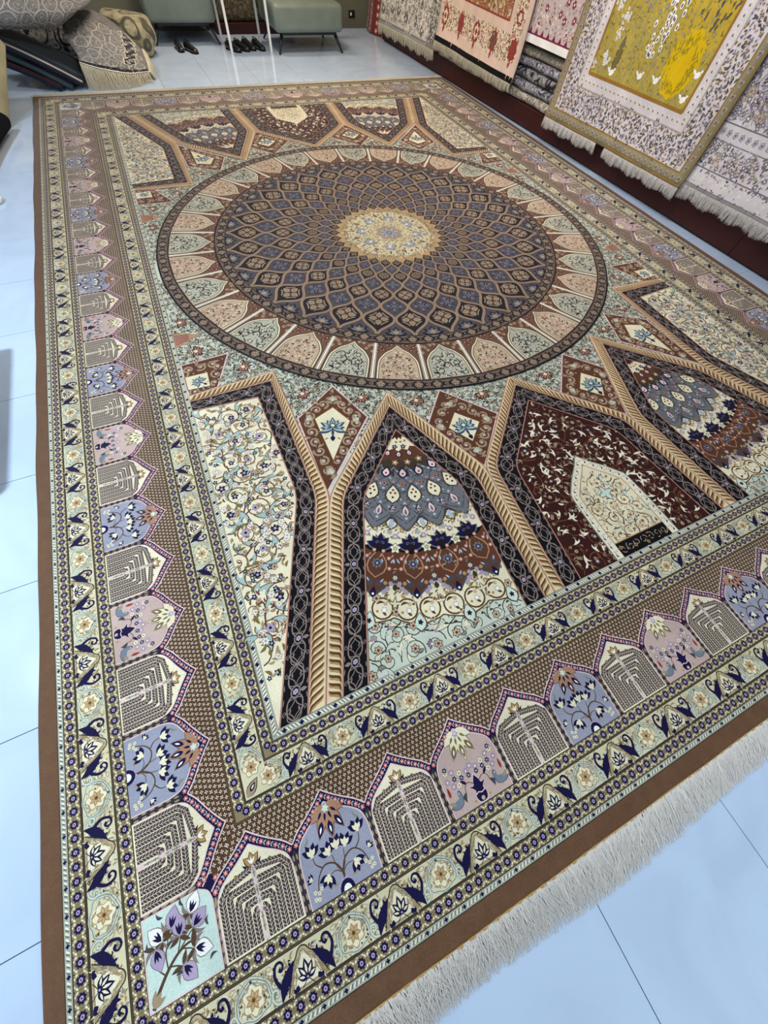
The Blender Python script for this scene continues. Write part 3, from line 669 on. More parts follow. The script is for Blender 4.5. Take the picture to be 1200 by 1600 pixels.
def smooth_corner(p, k=0.10, n=4):
    """round the inner vertices of a polyline a little"""
    p = np.asarray(p, float); out = [p[0]]
    for i in range(1, len(p)-1):
        a = p[i]+(p[i-1]-p[i])*min(k/np.hypot(*(p[i-1]-p[i])), .4); b = p[i]+(p[i+1]-p[i])*min(k/np.hypot(*(p[i+1]-p[i])), .4)
        for t in np.linspace(0, 1, n): out.append((1-t)**2*a+2*t*(1-t)*p[i]+t*t*b)
    out.append(p[-1]); return np.array(out)
def interlace(cv, inner, outer, z):
    """grey arabesque on a black band"""
    band_poly(cv, inner, outer, 'ink', z)
    fn, ln = ruled(inner, outer); w = 0.1; m = Cv(); n = max(2, int(round(ln/0.205))); lam = ln/n
    s = np.linspace(0, ln, n*28)
    for ph, amp in ((0, 0.41), (PI, 0.41)): m.stroke(np.stack([s, w/2+amp*w*np.sin(2*PI*s/lam+ph)*(0.85+0.15*np.cos(4*PI*s/lam))], 1), 0.0046, 'mauve', 1)
    u = Cv()
    for sx in (-1, 1):
        for sy in (-1, 1):
            def T(p): p = np.asarray(p, float); return np.stack([p[:, 0]*sx, w/2+p[:, 1]*sy], 1)
            u.stroke(T(leaf(0.022, 0.002, 0.62, 0.046, 0.022, 0.1)), 0.0032, 'mauve', 1, True); u.stroke(T(leaf(0.100, 0.000, 2.55, 0.044, 0.020, -0.1)), 0.0032, 'mauve', 1, True)
            u.stroke(T(spiral(0.064, 0.036, 0.0095, 0, 1.2, n=9)), 0.0026, 'mauve', 1); u.poly(T(leaf(0.052, 0.014, 0.2, 0.022, 0.006, n=3)), 'mauve', 1)
            u.poly(T(leaf(0.012, 0.042, 0.1, 0.026, 0.004, n=3)), 'mauve', 1)
    u.poly(ell(0, w/2, 0.022, 0.019, n=14), 'mauve', 2); u.poly(ell(0, w/2, 0.0175, 0.0145, n=12), 'black', 3); u.poly(lobes(0, w/2, 0.0115, 6, 0.14, per=4), 'lilac', 4); u.poly(ell(0, w/2, 0.004, n=6), 'mauve', 5)
    u.poly(leaf(0, w/2+0.018, PI/2, 0.026, 0.016), 'mauve', 2)
    m.stamp(u, lam*(np.arange(n)+0.5), 0.0, 0, 1, 0)
    cv.merge(m.mapped(lambda P: fn(np.stack([np.clip(P[:, 0], 0, ln), np.clip(P[:, 1]/w, 0.02, 0.98)], 1))), z)
def leafband(cv, inner, outer, z, flipdir=False):
    band_poly(cv, inner, outer, 'sand', z); fn, ln = ruled(inner, outer); w = 0.062; m = Cv()
    half = ln/2; n = int(round(ln/0.0295)); S = ln*(np.arange(n)+0.5)/n
    u = Cv()
    def S_(p): return np.asarray(p, float)
    u.poly(cat(S_([(-0.026, 0.005), (-0.010, 0.011), (0.002, 0.026), (0.012, 0.043), (0.029, 0.055), (0.021, 0.038), (0.014, 0.022), (0.004, 0.007)]), 3, True), 'dktan', 1)
    u.poly(cat(S_([(-0.022, 0.009), (-0.010, 0.015), (-0.003, 0.030), (0.006, 0.046), (0.024, 0.056), (0.012, 0.041), (0.006, 0.026), (-0.004, 0.013)]), 3, True), 'tan', 2)
    u.poly(cat(S_([(-0.016, 0.014), (-0.010, 0.022), (-0.003, 0.036), (0.006, 0.047), (0.003, 0.038), (-0.004, 0.026)]), 3, True), 'sand', 3)
    lo = S < (S.max()/2 if not flipdir else 1e9)
    m.stamp(u, S, 0.0, 0, 1, 0)
    cv.merge(m.mapped(lambda P: fn(np.stack([np.clip(P[:, 0], 0, ln), np.clip(P[:, 1]/w, 0.03, 0.97)], 1))), z)
    for q in (inner, outer): cv.sharp(q, 0.0065, 'rose', z+6)
    cv.sharp(np.asarray(inner)*0.12+np.asarray(outer)*0.88, 0.0022, 'sand', z+6)
def arch_frame(cv, A, B, T, z):
    """A inner edge, B black/tan edge, T outer tan edge; polylines with equal vertex counts.  leaves climb to the tip on both flanks"""
    a, b, t = (smooth_corner(q, 0.06) for q in (A, B, T))
    interlace(cv, a, b, z); cv.sharp(a, 0.0058, 'rose', z+8)
    return a, b, t
def split_leafband(cv, b, t, tip, z):
    leafband(cv, b[:tip+1], t[:tip+1], z); leafband(cv, b[tip:][::-1], t[tip:][::-1], z)

# red arch on the axis
rA = [(-0.447, 0), (-0.371, 0.663), (0, 1.06), (0.371, 0.663), (0.447, 0)]
rB = [(-0.545, 0), (-0.477, 0.706), (0, 1.205), (0.477, 0.706), (0.545, 0)]
rT = [(-0.603, 0), (-0.532, 0.730), (0, 1.290), (0.532, 0.730), (0.603, 0)]
def rnd_arch(q, tip_i=2):
    q = np.asarray(q, float); l = smooth_corner(q[:tip_i+1], 0.06); r = smooth_corner(q[tip_i:], 0.06); return np.vstack([l, r[1:]]), len(l)-1
def arch(cv, A, B, T, tip_i, z):
    a, ti = rnd_arch(Q(A), tip_i); b, _ = rnd_arch(Q(B), tip_i); t, _ = rnd_arch(Q(T), tip_i)
    interlace(cv, a[:ti+1], b[:ti+1], z); interlace(cv, a[ti:][::-1], b[ti:][::-1], z)
    cv.sharp(a, 0.0058, 'rose', z+8); split_leafband(cv, b, t, ti, z)
    return a
c = Cv(); a = arch(c, rA, rB, rT, 2, 20); c.poly(a, 'maroon', 0)
fk_w = m_fork(0.044, 'ivory', 'maroon', 0.1); fk_w2 = m_fork(0.030, 'taupe', 'maroon', 0.1)
pl_ = np.vstack([a])
brl = L3((104, 62, 44))
PAL['rust'] = brl
scroll_fill(c, pl_, 0.112, 0.0062, 'rust', [fk_w, fk_w2, fk_w], [m_flower(0.013, 5, 'steel', 'ivory'), m_flower(0.012, 6, 'peach', 'kite')], 21, 1, 0.004, [m_leaf(0.030, 0.010, 'ivory'), m_leaf(0.028, 0.011, 'rust'), m_flower(0.010, 5, 'taupe', 'kite'), m_leaf(0.022, 0.008, 'mauve')], 1.5)
nO = Q(np.vstack([cat([(-0.212, 0), (-0.208, 0.20), (-0.198, 0.36)], 4), cat([(-0.19, 0.395), (-0.12, 0.475), (-0.05, 0.54), (0, 0.60)], 4)])); nO = np.vstack([nO, mirror(nO)])
c.poly(nO, 'maroon', 10); sc_ = lambda k, dy: np.stack([nO[:, 0]*k, (nO[:, 1]+FY)*k+dy-FY], 1)
c.poly(nO, 'ivory', 11)
nI = Q(np.vstack([cat([(-0.165, 0), (-0.162, 0.20), (-0.154, 0.34)], 4), cat([(-0.148, 0.37), (-0.09, 0.435), (-0.04, 0.485), (0, 0.530)], 4)])); nI = np.vstack([nI, mirror(nI)])
c.sharp(nO, 0.006, 'teal', 12); c.poly(nI, 'cream', 12); c.sharp(nI, 0.005, 'gold', 16)
nb = np.vstack([nO[:len(nO)//2]])*0.5+nI[:len(nI)//2]*0.5
cum = np.concatenate([[0], np.cumsum(np.hypot(*np.diff(nb, axis=0).T))]); ss = np.linspace(0.02, cum[-1]-0.03, 13)
bd = Cv(); bd.poly(leaf(-0.010, 0, 0.4, 0.020, 0.008, 0.2), 'ink', 0); bd.poly(ell(0.011, 0.006, 0.003, n=5), 'ink', 0)
pd = Cv(); pd.poly(ell(0, 0, 0.0038, n=5), 'rose', 0)
X, Y = np.interp(ss, cum, nb[:, 0]), np.interp(ss, cum, nb[:, 1])
c.stamp(bd, X, Y, 1.5, 1, 13); c.stamp(bd, -X, Y, 1.6, 1, 13, -1); X2, Y2 = np.interp(ss+0.02, cum, nb[:, 0]), np.interp(ss+0.02, cum, nb[:, 1])
for dx in (-0.007, 0.008): c.stamp(pd, X2+dx, Y2, 0, 1, 13); c.stamp(pd, -X2-dx, Y2, 0, 1, 13)
scroll_fill(c, nI, 0.088, 0.0075, 'brownline', [m_fork(0.032, 'sand', 'brownline', .25), m_fork(0.030, 'aqua', 'brownline', .25)], [m_flower(0.011, 5, 'gold', 'ink')], 8, 12.2, 0.006, [m_leaf(0.022, 0.009, 'sand', 'brownline')], 0.8)
for a_ in range(4): c.poly(leaf(0, 0.33-FY, a_*PI/2+0.2, 0.05, 0.034), 'brownline', 17); c.poly(leaf(0, 0.33-FY, a_*PI/2+0.2, 0.046, 0.026), 'aqua', 17.4)
c.poly(Q([(-0.165, 0), (0.165, 0), (0.165, 0.072), (-0.165, 0.072)]), 'ink', 17.5)
for i in range(7): c.stroke(spiral(-0.138+i*0.046, 0.036-FY, 0.024, i*2.1, 1.1, 1 if i % 2 else -1, 12), 0.0045, 'taupe', 18)
c.sharp(Q([(-0.165, 0.074), (0.165, 0.074)]), 0.005, 'gold', 18.2)
me_red = c.mesh('arch_panel')
for sy in (1, -1): part('arch_panel', None, field_o, 10, (0, 0), 0, me_red, (1, sy))

# stalactite arch
mA = [(-1.543, 0), (-1.232, 0.803), (-0.883, 1.149), (-0.716, 0.688), (-0.765, 0)]
mB = [(-1.652, 0), (-1.322, 0.851), (-0.842, 1.329), (-0.609, 0.694), (-0.660, 0)]
mT = [(-1.722, 0), (-1.385, 0.880), (-0.806, 1.442), (-0.530, 0.730), (-0.603, 0)]
c = Cv(); a = arch(c, mA, mB, mT, 2, 30); c.poly(a, 'mint', 0)
AP = np.array([-0.883, 1.149-FY])
wide = Q([(-1.575, 0), (-1.265, 0.81), (-0.883, 1.19), (-0.69, 0.69), (-0.735, 0)])
TH = np.radians(np.arange(-24, 50, 0.75))
def ray(th):
    d = np.array([-math.sin(th), -math.cos(th)]); best = 0
    for p, q in zip(wide, np.roll(wide, -1, 0)):
        e = q-p; den = d[0]*e[1]-d[1]*e[0]
        if abs(den) < 1e-9: continue
        t = ((p[0]-AP[0])*e[1]-(p[1]-AP[1])*e[0])/den; u = ((p[0]-AP[0])*d[1]-(p[1]-AP[1])*d[0])/den
        if t > 0 and 0 <= u <= 1: best = max(best, t)
    return best
RMAX = np.array([ray(t) for t in TH])
def pp(r, deg): t = math.radians(deg); return (AP[0]-r*math.sin(t), AP[1]-r*math.cos(t))
def disc(r0, amp, per, ph, col, z, shape=1.0, edge=None):
    q = np.abs(((np.degrees(TH)-ph)/per) % 1.0-0.5)*2                # 1 at ph, 0 halfway
    r = np.minimum(r0+amp*(q**shape), RMAX); P = np.stack([AP[0]-r*np.sin(TH), AP[1]-r*np.cos(TH)], 1)
    c.poly(np.vstack([AP[None], P]), col, z)
    if edge: clip_stroke(c, P, wide, 0.01, 0.006, edge, z+0.3)
PH = 7.3
scroll_fill(c, a, 0.10, 0.0055, 'line', [m_fork(0.036, 'mint', 'line', 0.16), m_fork(0.034, 'cream', 'line', 0.16)], [m_flower(0.018, 6, 'peach', 'kite', 'line')], 41, 0.3, 0.006)
sprinkle(c, a, 0.075, [m_flower(0.014, 6, 'lilac', 'gold', 'line'), m_palm(0.026, 'maroon', 'lilac', 'cream', 5), m_leaf(0.036, 0.014, 'teal', 'line'), m_fork(0.030, 'aqua', 'line')], 31, 0.5, 0.012)
dsc = [(1.055, 0.035, 12, PH, 'cream', 4, 0.6, 'dktan'), (0.905, 0.075, 12, PH, 'gray', 7, 1.3, None), (0.890, 0.075, 12, PH, 'kite', 8, 1.3, None), (0.735, 0.030, 12, PH, 'ink', 10, 0.5, None), (0.735, -0.07, 12, PH, 'cream', 10.5, 2.0, None), (0.575, 0.075, 15, 5, 'gray', 12, 1.0, None), (0.562, 0.075, 15, 5, 'steel', 13, 1.0, None), (0.255, 0.05, 15, 5, 'line', 15, 1.0, None), (0.205, 0.03, 15, -2.3, 'kite', 16, 1.0, None), (0.135, 0.02, 20, 0, 'cream', 18, 1.0, None), (0.055, 0.02, 20, 0, 'maroon', 20, 1.0, None)]
for q in dsc: disc(*q)
def row(m, r, degs, z, turn=0.0, s=1.0):
    P = np.array([pp(r, d) for d in degs]); k = ok(P, a, 0.012); A_ = np.array([PI/2*0-math.radians(d)+turn for d in degs])
    c.stamp(m, P[k, 0], P[k, 1], A_[k], s, z)
degs = np.arange(PH-36, PH+49, 12.0); d15 = np.arange(-2.3-15, 50, 14.8); mid = degs+6
# gold roundels with lilac flowers
rd = Cv(); rd.poly(ell(0, 0, 0.052, n=16), 'cream', -0.5); rd.poly(ell(0, 0, 0.050, n=16), 'dktan', 0); rd.poly(ell(0, 0, 0.042, n=16), 'cream', 1); rd.poly(ell(0.012, 0.022, 0.010, n=7), 'peach', 2); rd.poly(leaf(0.02, -0.03, 2.4, 0.03, 0.012), 'dktan', 2); rd.poly(lobes(0.008, -0.006, 0.015, 6, 0.2, per=4), 'mauve', 2); rd.poly(lobes(0.008, -0.006, 0.012, 6, 0.2, per=4), 'white', 3); rd.poly(leaf(-0.030, 0.016, 0.2, 0.042, 0.012, 0.2), 'dktan', 2); rd.poly(ell(-0.022, -0.014, 0.007, n=6), 'gold', 2)
row(rd, 1.022, degs-2.9, 5.5); row(rd, 1.022, degs+2.9, 5.6)
kn = Cv()
for q in range(3): kn.poly(leaf(0, 0, PI/2+(q-1)*1.3, 0.030, 0.018), 'dktan', 0); kn.poly(leaf(0, 0, PI/2+(q-1)*1.3, 0.026, 0.010), 'cream', 1)
row(kn, 1.0, mid, 6.5)
dp = Cv(); dp.poly(leaf(0, -0.062, PI/2, 0.085, 0.062), 'dktan', 0); dp.poly(leaf(0, -0.056, PI/2, 0.075, 0.048), 'aqua', 1); dp.poly(lobes(0, -0.020, 0.013, 5, 0.2), 'maroon', 2)
row(dp, 1.060, degs, 5.8)
lc = Cv()
for x, y in ((0, 0.045), (-0.034, -0.006), (0.034, -0.006), (-0.020, 0.018), (0.020, 0.018), (-0.05, -0.022), (0.05, -0.022)): lc.poly(lobes(x, y, 0.014, 6, 0.2, per=4), 'mauve', 0); lc.poly(lobes(x, y, 0.0115, 6, 0.2, per=4), 'lilac' if y < 0.03 else 'mint', 1); lc.poly(ell(x, y, 0.004, n=5), 'gold', 2)
lc.poly(leaf(0, -0.016, PI/2, 0.034, 0.024), 'line', 1); lc.poly(ell(-0.045, 0.02, 0.010, n=6), 'gold', 1); lc.poly(ell(0.045, 0.02, 0.010, n=6), 'gold', 1)
row(lc, 0.925, mid, 9.0); row(m_leaf(0.03, 0.012, 'olive'), 0.972, mid+3, 9.0, 0.5); row(m_leaf(0.03, 0.012, 'gold'), 0.972, mid-3, 9.0, 2.6); row(m_flower(0.012, 5, 'gold', 'line'), 0.985, mid+1.5, 9.0)
nd = Cv(); nd.poly(leaf(0, -0.045, PI/2, 0.055, 0.028), 'navy', 0); nd.poly(ell(0, -0.026, 0.006, n=6), 'white', 1); nd.poly(ell(-0.022, 0.026, 0.016, n=8), 'gray', 0); nd.poly(ell(0.022, 0.026, 0.016, n=8), 'gray', 0); nd.poly(leaf(-0.026, 0.03, 2.2, 0.024, 0.008), 'ltblue', 1); nd.poly(leaf(0.026, 0.03, 0.9, 0.024, 0.008), 'ltblue', 1)
row(nd, 0.935, degs, 9.2)
bl = Cv()                       # big lozenge with steel flower
bl.poly(leaf(0, -0.072, PI/2, 0.144, 0.100), 'orange', 0); bl.poly(leaf(0, -0.066, PI/2, 0.130, 0.086), 'kite', 1)
for q in range(8): bl.poly(leaf(0, 0, q*PI/4, 0.028, 0.015), 'steel', 2)
bl.poly(lobes(0, 0, 0.016, 6, 0.2), 'navy', 3); bl.poly(ell(0, 0, 0.007, n=6), 'lilac', 4)
for x, y in ((-0.052, 0.03), (0.052, 0.03), (-0.060, -0.02), (0.060, -0.02), (-0.022, 0.064), (0.022, 0.064)): bl.poly(ell(x, y, 0.010, n=7), 'rose', 2); bl.poly(ell(x, y, 0.005, n=6), 'blush', 3)
bl.poly(leaf(-0.064, 0.006, 2.0, 0.03, 0.008), 'ltblue', 2); bl.poly(leaf(0.064, 0.006, 1.1, 0.03, 0.008), 'ltblue', 2)
row(bl, 0.815, degs, 9.4)
nb_ = Cv()                      # navy blossom
for q in range(5): nb_.poly(leaf(0, -0.020, PI/2+(q-2)*0.62, 0.072 if q != 2 else 0.080, 0.042), 'steel', 0); nb_.poly(leaf(0, -0.018, PI/2+(q-2)*0.62, 0.064 if q != 2 else 0.073, 0.036), 'navy', 1)
nb_.poly(ell(0, -0.012, 0.030, 0.02, n=9), 'dark', 2); nb_.stroke(spiral(-0.014, 0.004, 0.010, 0, 1, n=8), 0.003, 'steel', 3); nb_.stroke(spiral(0.014, 0.004, 0.010, PI, 1, -1, n=8), 0.003, 'steel', 3)
row(nb_, 0.715, degs, 11.0)
cf = Cv(); cf.poly(lobes(0, 0, 0.030, 5, 0.22, PI/2), 'gray', 0); cf.poly(lobes(0, 0, 0.026, 5, 0.22, PI/2), 'cream', 1); cf.poly(lobes(0, 0, 0.012, 5, 0.2), 'olive', 2); cf.poly(ell(0, 0, 0.005, n=6), 'ivory', 3)
for rr_, cc_ in ((0.600, 'olive'), (0.612, 'steel'), (0.628, 'gold'), (0.645, 'olive'), (0.662, 'lilac'), (0.685, 'olive')):
    q_ = np.arange(-22, 48, 3.1)+rr_*90 % 3; row(m_leaf(0.022, 0.009, cc_), rr_, q_, 11.6, rr_*40)
for rr_, cc_ in ((0.905, 'gold'), (0.935, 'lilac'), (0.960, 'olive'), (0.980, 'taupe'), (1.075, 'teal'), (1.10, 'line')):
    q_ = np.arange(-10, 40, 2.3)+rr_*70 % 2; row(m_leaf(0.022, 0.009, cc_), rr_, q_, 5.2 if rr_ < 1.05 else 0.9, rr_*40)
for rr_, cc_ in ((0.765, 'rose'), (0.79, 'ltblue'), (0.84, 'orange'), (0.862, 'steel')):
    q_ = np.arange(-12, 42, 4.0)+2; row(m_leaf(0.024, 0.009, cc_), rr_, q_, 9.2, rr_*30)
row(cf, 0.735, mid, 11.2); row(m_flower(0.013, 5, 'ltblue', 'gold', 'olive'), 0.650, degs-3.5, 11.8); row(m_flower(0.012, 5, 'gold', 'cream', 'line'), 0.640, degs+3, 11.8); row(m_leaf(0.034, 0.012, 'olive'), 0.628, degs, 11.8, 0.7); row(m_flower(0.015, 6, 'lilac', 'ivory', 'mauve'), 0.672, mid, 11.8)
wd = Cv(); wd.poly(leaf(0, -0.03, PI/2, 0.068, 0.040), 'line', 0); wd.poly(leaf(0, -0.027, PI/2, 0.060, 0.032), 'blush', 1); wd.poly(leaf(0, -0.020, PI/2, 0.036, 0.014), 'steel', 2)
row(wd, 0.535, d15+7.4, 14.0); tri = Cv()
for q in range(3): tri.poly(leaf(0, 0, PI/2+q*2.09, 0.020, 0.013), 'navy', 0); tri.poly(leaf(0.003, 0, PI/2+q*2.09, 0.012, 0.005, n=3), 'white', 1)
row(tri, 0.515, d15, 14.0)
fr = Cv(); fr.stroke(leaf(0, -0.05, PI/2, 0.08, 0.056), 0.006, 'line', 0, True); fr.poly(leaf(0, -0.04, PI/2, 0.056, 0.026), 'ltblue', 0); fr.poly(ell(0, 0.012, 0.006, n=5), 'ink', 1)
row(fr, 0.585, d15, 14.0)
yl = Cv(); yl.poly(leaf(0, -0.060, PI/2, 0.120, 0.086), 'line', 0); yl.poly(leaf(0, -0.052, PI/2, 0.104, 0.068), 'cream', 1)
for x, y in ((0, -0.02), (-0.012, 0.006), (0.012, 0.006), (0, 0.024)): yl.poly(ell(x, y, 0.0068, n=6), 'navy' if y < -0.01 else 'kite', 2)
for k_, rr_ in enumerate((0.30, 0.345, 0.39, 0.432, 0.475, 0.52, 0.562)):
    sc2 = Cv(); h_ = rr_*math.radians(7.4)*0.98; sc2.stroke(np.vstack([cat([(-h_, 0.030), (-h_*0.55, -0.006), (0, -0.040)], 4), cat([(0, -0.040), (h_*0.55, -0.006), (h_, 0.030)], 4)]), 0.0055, 'gray', 0); sc2.poly(ell(0, -0.012, 0.008, n=6), ('ltblue', 'rose')[k_ % 2], 0.3); sc2.poly(leaf(-0.012, 0.004, 2.2, 0.022, 0.008, n=3), 'ltblue', 0.3); sc2.poly(leaf(0.012, 0.004, 0.9, 0.022, 0.008, n=3), 'dome', 0.3)
    row(sc2, rr_, d15+(7.4 if k_ % 2 == 0 else 0), 13.3)
row(yl, 0.432, d15, 14.2); row(m_flower(0.016, 5, 'rose', 'ink', 'line'), 0.372, d15+7.4, 14.2); row(m_leaf(0.06, 0.02, 'line', None), 0.33, d15, 14.2, PI/2)
dr = Cv(); dr.poly(leaf(0, -0.036, PI/2, 0.074, 0.056), 'navy', 0); dr.poly(leaf(0, -0.026, PI/2, 0.052, 0.036), 'blush', 1); dr.poly(ell(0, -0.006, 0.006, n=6), 'maroon', 2)
d18 = np.arange(-16, 50, 17.0)
row(dr, 0.300, d18, 15.5, 0, 1.0); row(m_flower(0.020, 5, 'orange', 'cream', 'line'), 0.232, d18+8, 16.5); row(dr, 0.175, np.arange(-20, 45, 20.0), 17.0, 0, 0.62); row(m_flower(0.018, 5, 'navy', 'lilac'), 0.125, np.arange(-16, 50, 22.0), 19); row(m_flower(0.010, 5, 'gold', 'line'), 0.09, [-8, 8, 24], 19)
quads('arch_panel', c, 10)

# cream scroll panel at the field's corner
cA = [(-1.905, 0), (-1.536, 0.950), (-1.544, 1.676), (-1.911, 1.700)]
cB = [(-1.795, 0), (-1.450, 0.903), (-1.437, 1.781), (-1.911, 1.776)]
cT = [(-1.722, 0), (-1.385, 0.880), (-1.400, 1.858), (-1.911, 1.825)]
c = Cv(); a = arch(c, cA, cB, cT, 2, 20)
poly = np.vstack([a, Q([(-1.911, 0)])]); c.poly(poly, 'cream', 0)
scroll_fill(c, poly, 0.128, 0.0082, 'brownline', [m_fork(0.060, 'sky', 'brownline', 0.16), m_fork(0.048, 'sky', 'brownline', 0.16)], [m_flower(0.020, 5, 'navy', 'lilac'), m_flower(0.020, 6, 'lilac', 'navy', 'mauve')], 77, 1, 0.005,
            [m_flower(0.013, 5, 'navy', 'sky'), m_leaf(0.036, 0.013, 'olive', None), m_flower(0.016, 6, 'ivory', 'lilac', 'mauve'), m_leaf(0.028, 0.010, 'taupe', 'brownline'), m_flower(0.013, 5, 'peach', 'brownline', 'brownline'), m_leaf(0.030, 0.010, 'brownline'), m_leaf(0.034, 0.012, 'taupe', None)], 3.6, 1.6)
quads('arch_panel', c, 10)

# kite panels between the arches
def kite(pts, dia, seed, half=False):
    k = Cv(); p = Q(pts); k.poly(p, 'kite', 0); k.sharp(p, 0.008, 'blush', 1, True); d = Q(dia); rg = random.Random(seed)
    pin = p.mean(0)+(p-p.mean(0))*0.95
    dd = d.mean(0)+(d-d.mean(0))*1.05
    # thick taupe scrolls following the rim
    n = len(p)
    for i in range(n):
        e0, e1 = p[i], p[(i+1) % n]; d0, d1 = d[i], d[(i+1) % n]; L_ = np.hypot(*(e1-e0)); m_ = max(2, int(L_/0.080))
        for j in range(m_):
            t = (j+0.5)/m_; o = (e0+(e1-e0)*t)*0.52+(d0+(d1-d0)*t)*0.48; R = 0.034*(1 if j % 2 else 0.9)
            clip_stroke(k, spiral(o[0], o[1], R, rg.uniform(0, 6), 1.2, 1 if j % 2 else -1, 18), p, 0.008, 0.0125, 'taupe', 2, 0.6)
            if ok(o[None], p, 0.02)[0]: k.stamp(m_flower(0.011, 5, 'blush', 'gold', 'maroon'), [o[0]], [o[1]], 0, 1, 3)
            o2 = (e0+(e1-e0)*(t+0.5/m_))*0.62+(d0+(d1-d0)*(t+0.5/m_))*0.38
            if ok(o2[None], p, 0.012)[0] and not inside(o2[None], dd)[0]: k.stamp(m_fork(0.044, 'taupe', 'kite'), [o2[0]], [o2[1]], rg.uniform(0, 6), 0.9, 2); k.stamp(m_flower(0.010, 5, 'navy', 'rose'), [o2[0]], [o2[1]], 0, 1, 4)
    k.poly(dd, 'gold', 6); k.sharp(dd, 0.004, 'kite', 6.5, True); k.poly(d, 'cream', 7)
    if not half:
        for i in range(n):
            v = p[i]+(d[i]-p[i])*0.62
            k.stamp(m_palm(0.034, 'taupe', 'mint', 'mint', 5), [v[0]], [v[1]], rg.uniform(0, 6), 0.9, 4)
    ctr = d.mean(0); ax = d[2]-d[0]; an = math.atan2(-ax[1], -ax[0])
    s = np.hypot(*(d[1]-d[3]))/0.145
    pm = Cv()
    for i in range(9):
        q = (i-4)*0.5; L_ = 0.062 if i % 2 == 0 else 0.052
        pm.poly(leaf(-0.012, 0, q, L_, 0.026), 'blue', 0); pm.poly(leaf(-0.008, 0, q, L_*0.8, 0.016), 'sky', 1); pm.poly(leaf(-0.004, 0, q, L_*0.55, 0.007, n=3), 'blue', 2)
    pm.poly(ell(0.004, 0, 0.014, n=8), 'blue', 3); pm.poly(ell(0.004, 0, 0.009, n=7), 'cream', 4)
    pm.poly(leaf(-0.012, 0, PI, 0.05, 0.012), 'blue', 2); pm.poly(leaf(-0.05, 0, PI, 0.03, 0.020), 'navy', 2); pm.poly(leaf(-0.06, 0.018, 2.2, 0.02, 0.006), 'olive', 1); pm.poly(leaf(-0.06, -0.018, -2.2, 0.02, 0.006), 'olive', 1)
    if half: s *= 0.7
    k.stamp(pm, [ctr[0]], [ctr[1]], an, s, 8)
    return k
quads('kite_panel', kite([(-1.10, 1.607), (-1.378, 1.433), (-1.39, 0.903), (-0.996, 1.30)], [(-1.161, 1.44), (-1.286, 1.394), (-1.289, 1.084), (-1.105, 1.309)], 1), 8)
quads('kite_panel', kite([(-0.49, 1.34), (-0.683, 1.123), (-0.530, 0.733), (-0.246, 1.04)], [(-0.492, 1.14), (-0.583, 1.047), (-0.50, 0.913), (-0.389, 1.023)], 2), 8)
quads('kite_panel', kite([(-1.911, 2.10), (-1.911, 1.825), (-1.742, 1.842), (-1.621, 2.115)], [(-1.905, 1.985), (-1.905, 1.875), (-1.782, 1.868), (-1.775, 1.985)], 3, True), 8)
k = Cv(); k.poly(Q([(-1.911, 2.42), (-1.911, 2.27), (-1.764, 2.36)]), 'rose', 0); k.sharp(Q([(-1.911, 2.42), (-1.764, 2.36), (-1.911, 2.27)]), 0.008, 'gold', 1)
for i in range(5): k.stroke(Q([(-1.905, 2.30+i*0.022), (-1.82, 2.33+i*0.012)]), 0.006, 'kite', 1)
quads('tip_panel', k, 8)

# ---- the domed medallion
ROW = [0.408, 0.474, 0.558, 0.660, 0.775, 0.905, 1.045, 1.198, 1.372]
R1, R2, R3, R4 = 1.368, 1.452, 1.462, 1.798
NS = 32; HA = PI/NS
med = Cv()
med.poly(ell(0, 0, RM, n=160), 'black', 0); med.poly(ell(0, 0, RM-0.012, n=160), 'ring', 1); med.poly(ell(0, 0, R4+0.010, n=160), 'black', 2); med.poly(ell(0, 0, R4+0.003, n=160), 'kite', 3)
med.poly(ell(0, 0, R2+0.006, n=128), 'black', 4); med.poly(ell(0, 0, R2-0.004, n=128), 'ring', 5); med.poly(ell(0, 0, R1+0.008, n=128), 'black', 6); med.poly(ell(0, 0, R1, n=128), 'lattice', 7)
def ring_motif(w):
    u = Cv(); h = w/2-0.012
    u.poly(lobes(0, 0, h*0.92, 5, 0.3, 0.3), 'taupe', 0); u.poly(lobes(0, 0, h*0.4, 5, 0.3), 'ring', 1)
    for sx in (-1, 1):
        for sy in (-1, 1):
            def T(p): p = np.asarray(p, float); return np.stack([p[:, 0]*sx, p[:, 1]*sy], 1)
            u.stroke(T(cat([(h*0.5, -h*1.0), (h*1.1, -h*0.55), (h*1.25, h*0.3), (h*0.9, h*0.95)], 4)), h*0.36, 'black', 1, tip=0.6)
            u.poly(T(leaf(h*1.2, 0, 0.7, h*0.9, h*0.42)), 'black', 1)
    u.poly(ell(h*1.95, 0, h*0.30, h*0.62, n=8), 'black', 1); u.poly(ell(h*1.95, 0, h*0.14, h*0.34, n=6), 'taupe', 2)
    return u
for rr, w, n, z in ((R4+0.01+(RM-R4-0.02)/2, RM-R4-0.012, 96, 2), ((R1+R2)/2, R2-R1-0.004, 80, 8)):
    t = 2*PI*np.arange(n)/n; u = ring_motif(w); med.stamp(u, rr*np.cos(t), rr*np.sin(t), t+PI/2, 1, z)
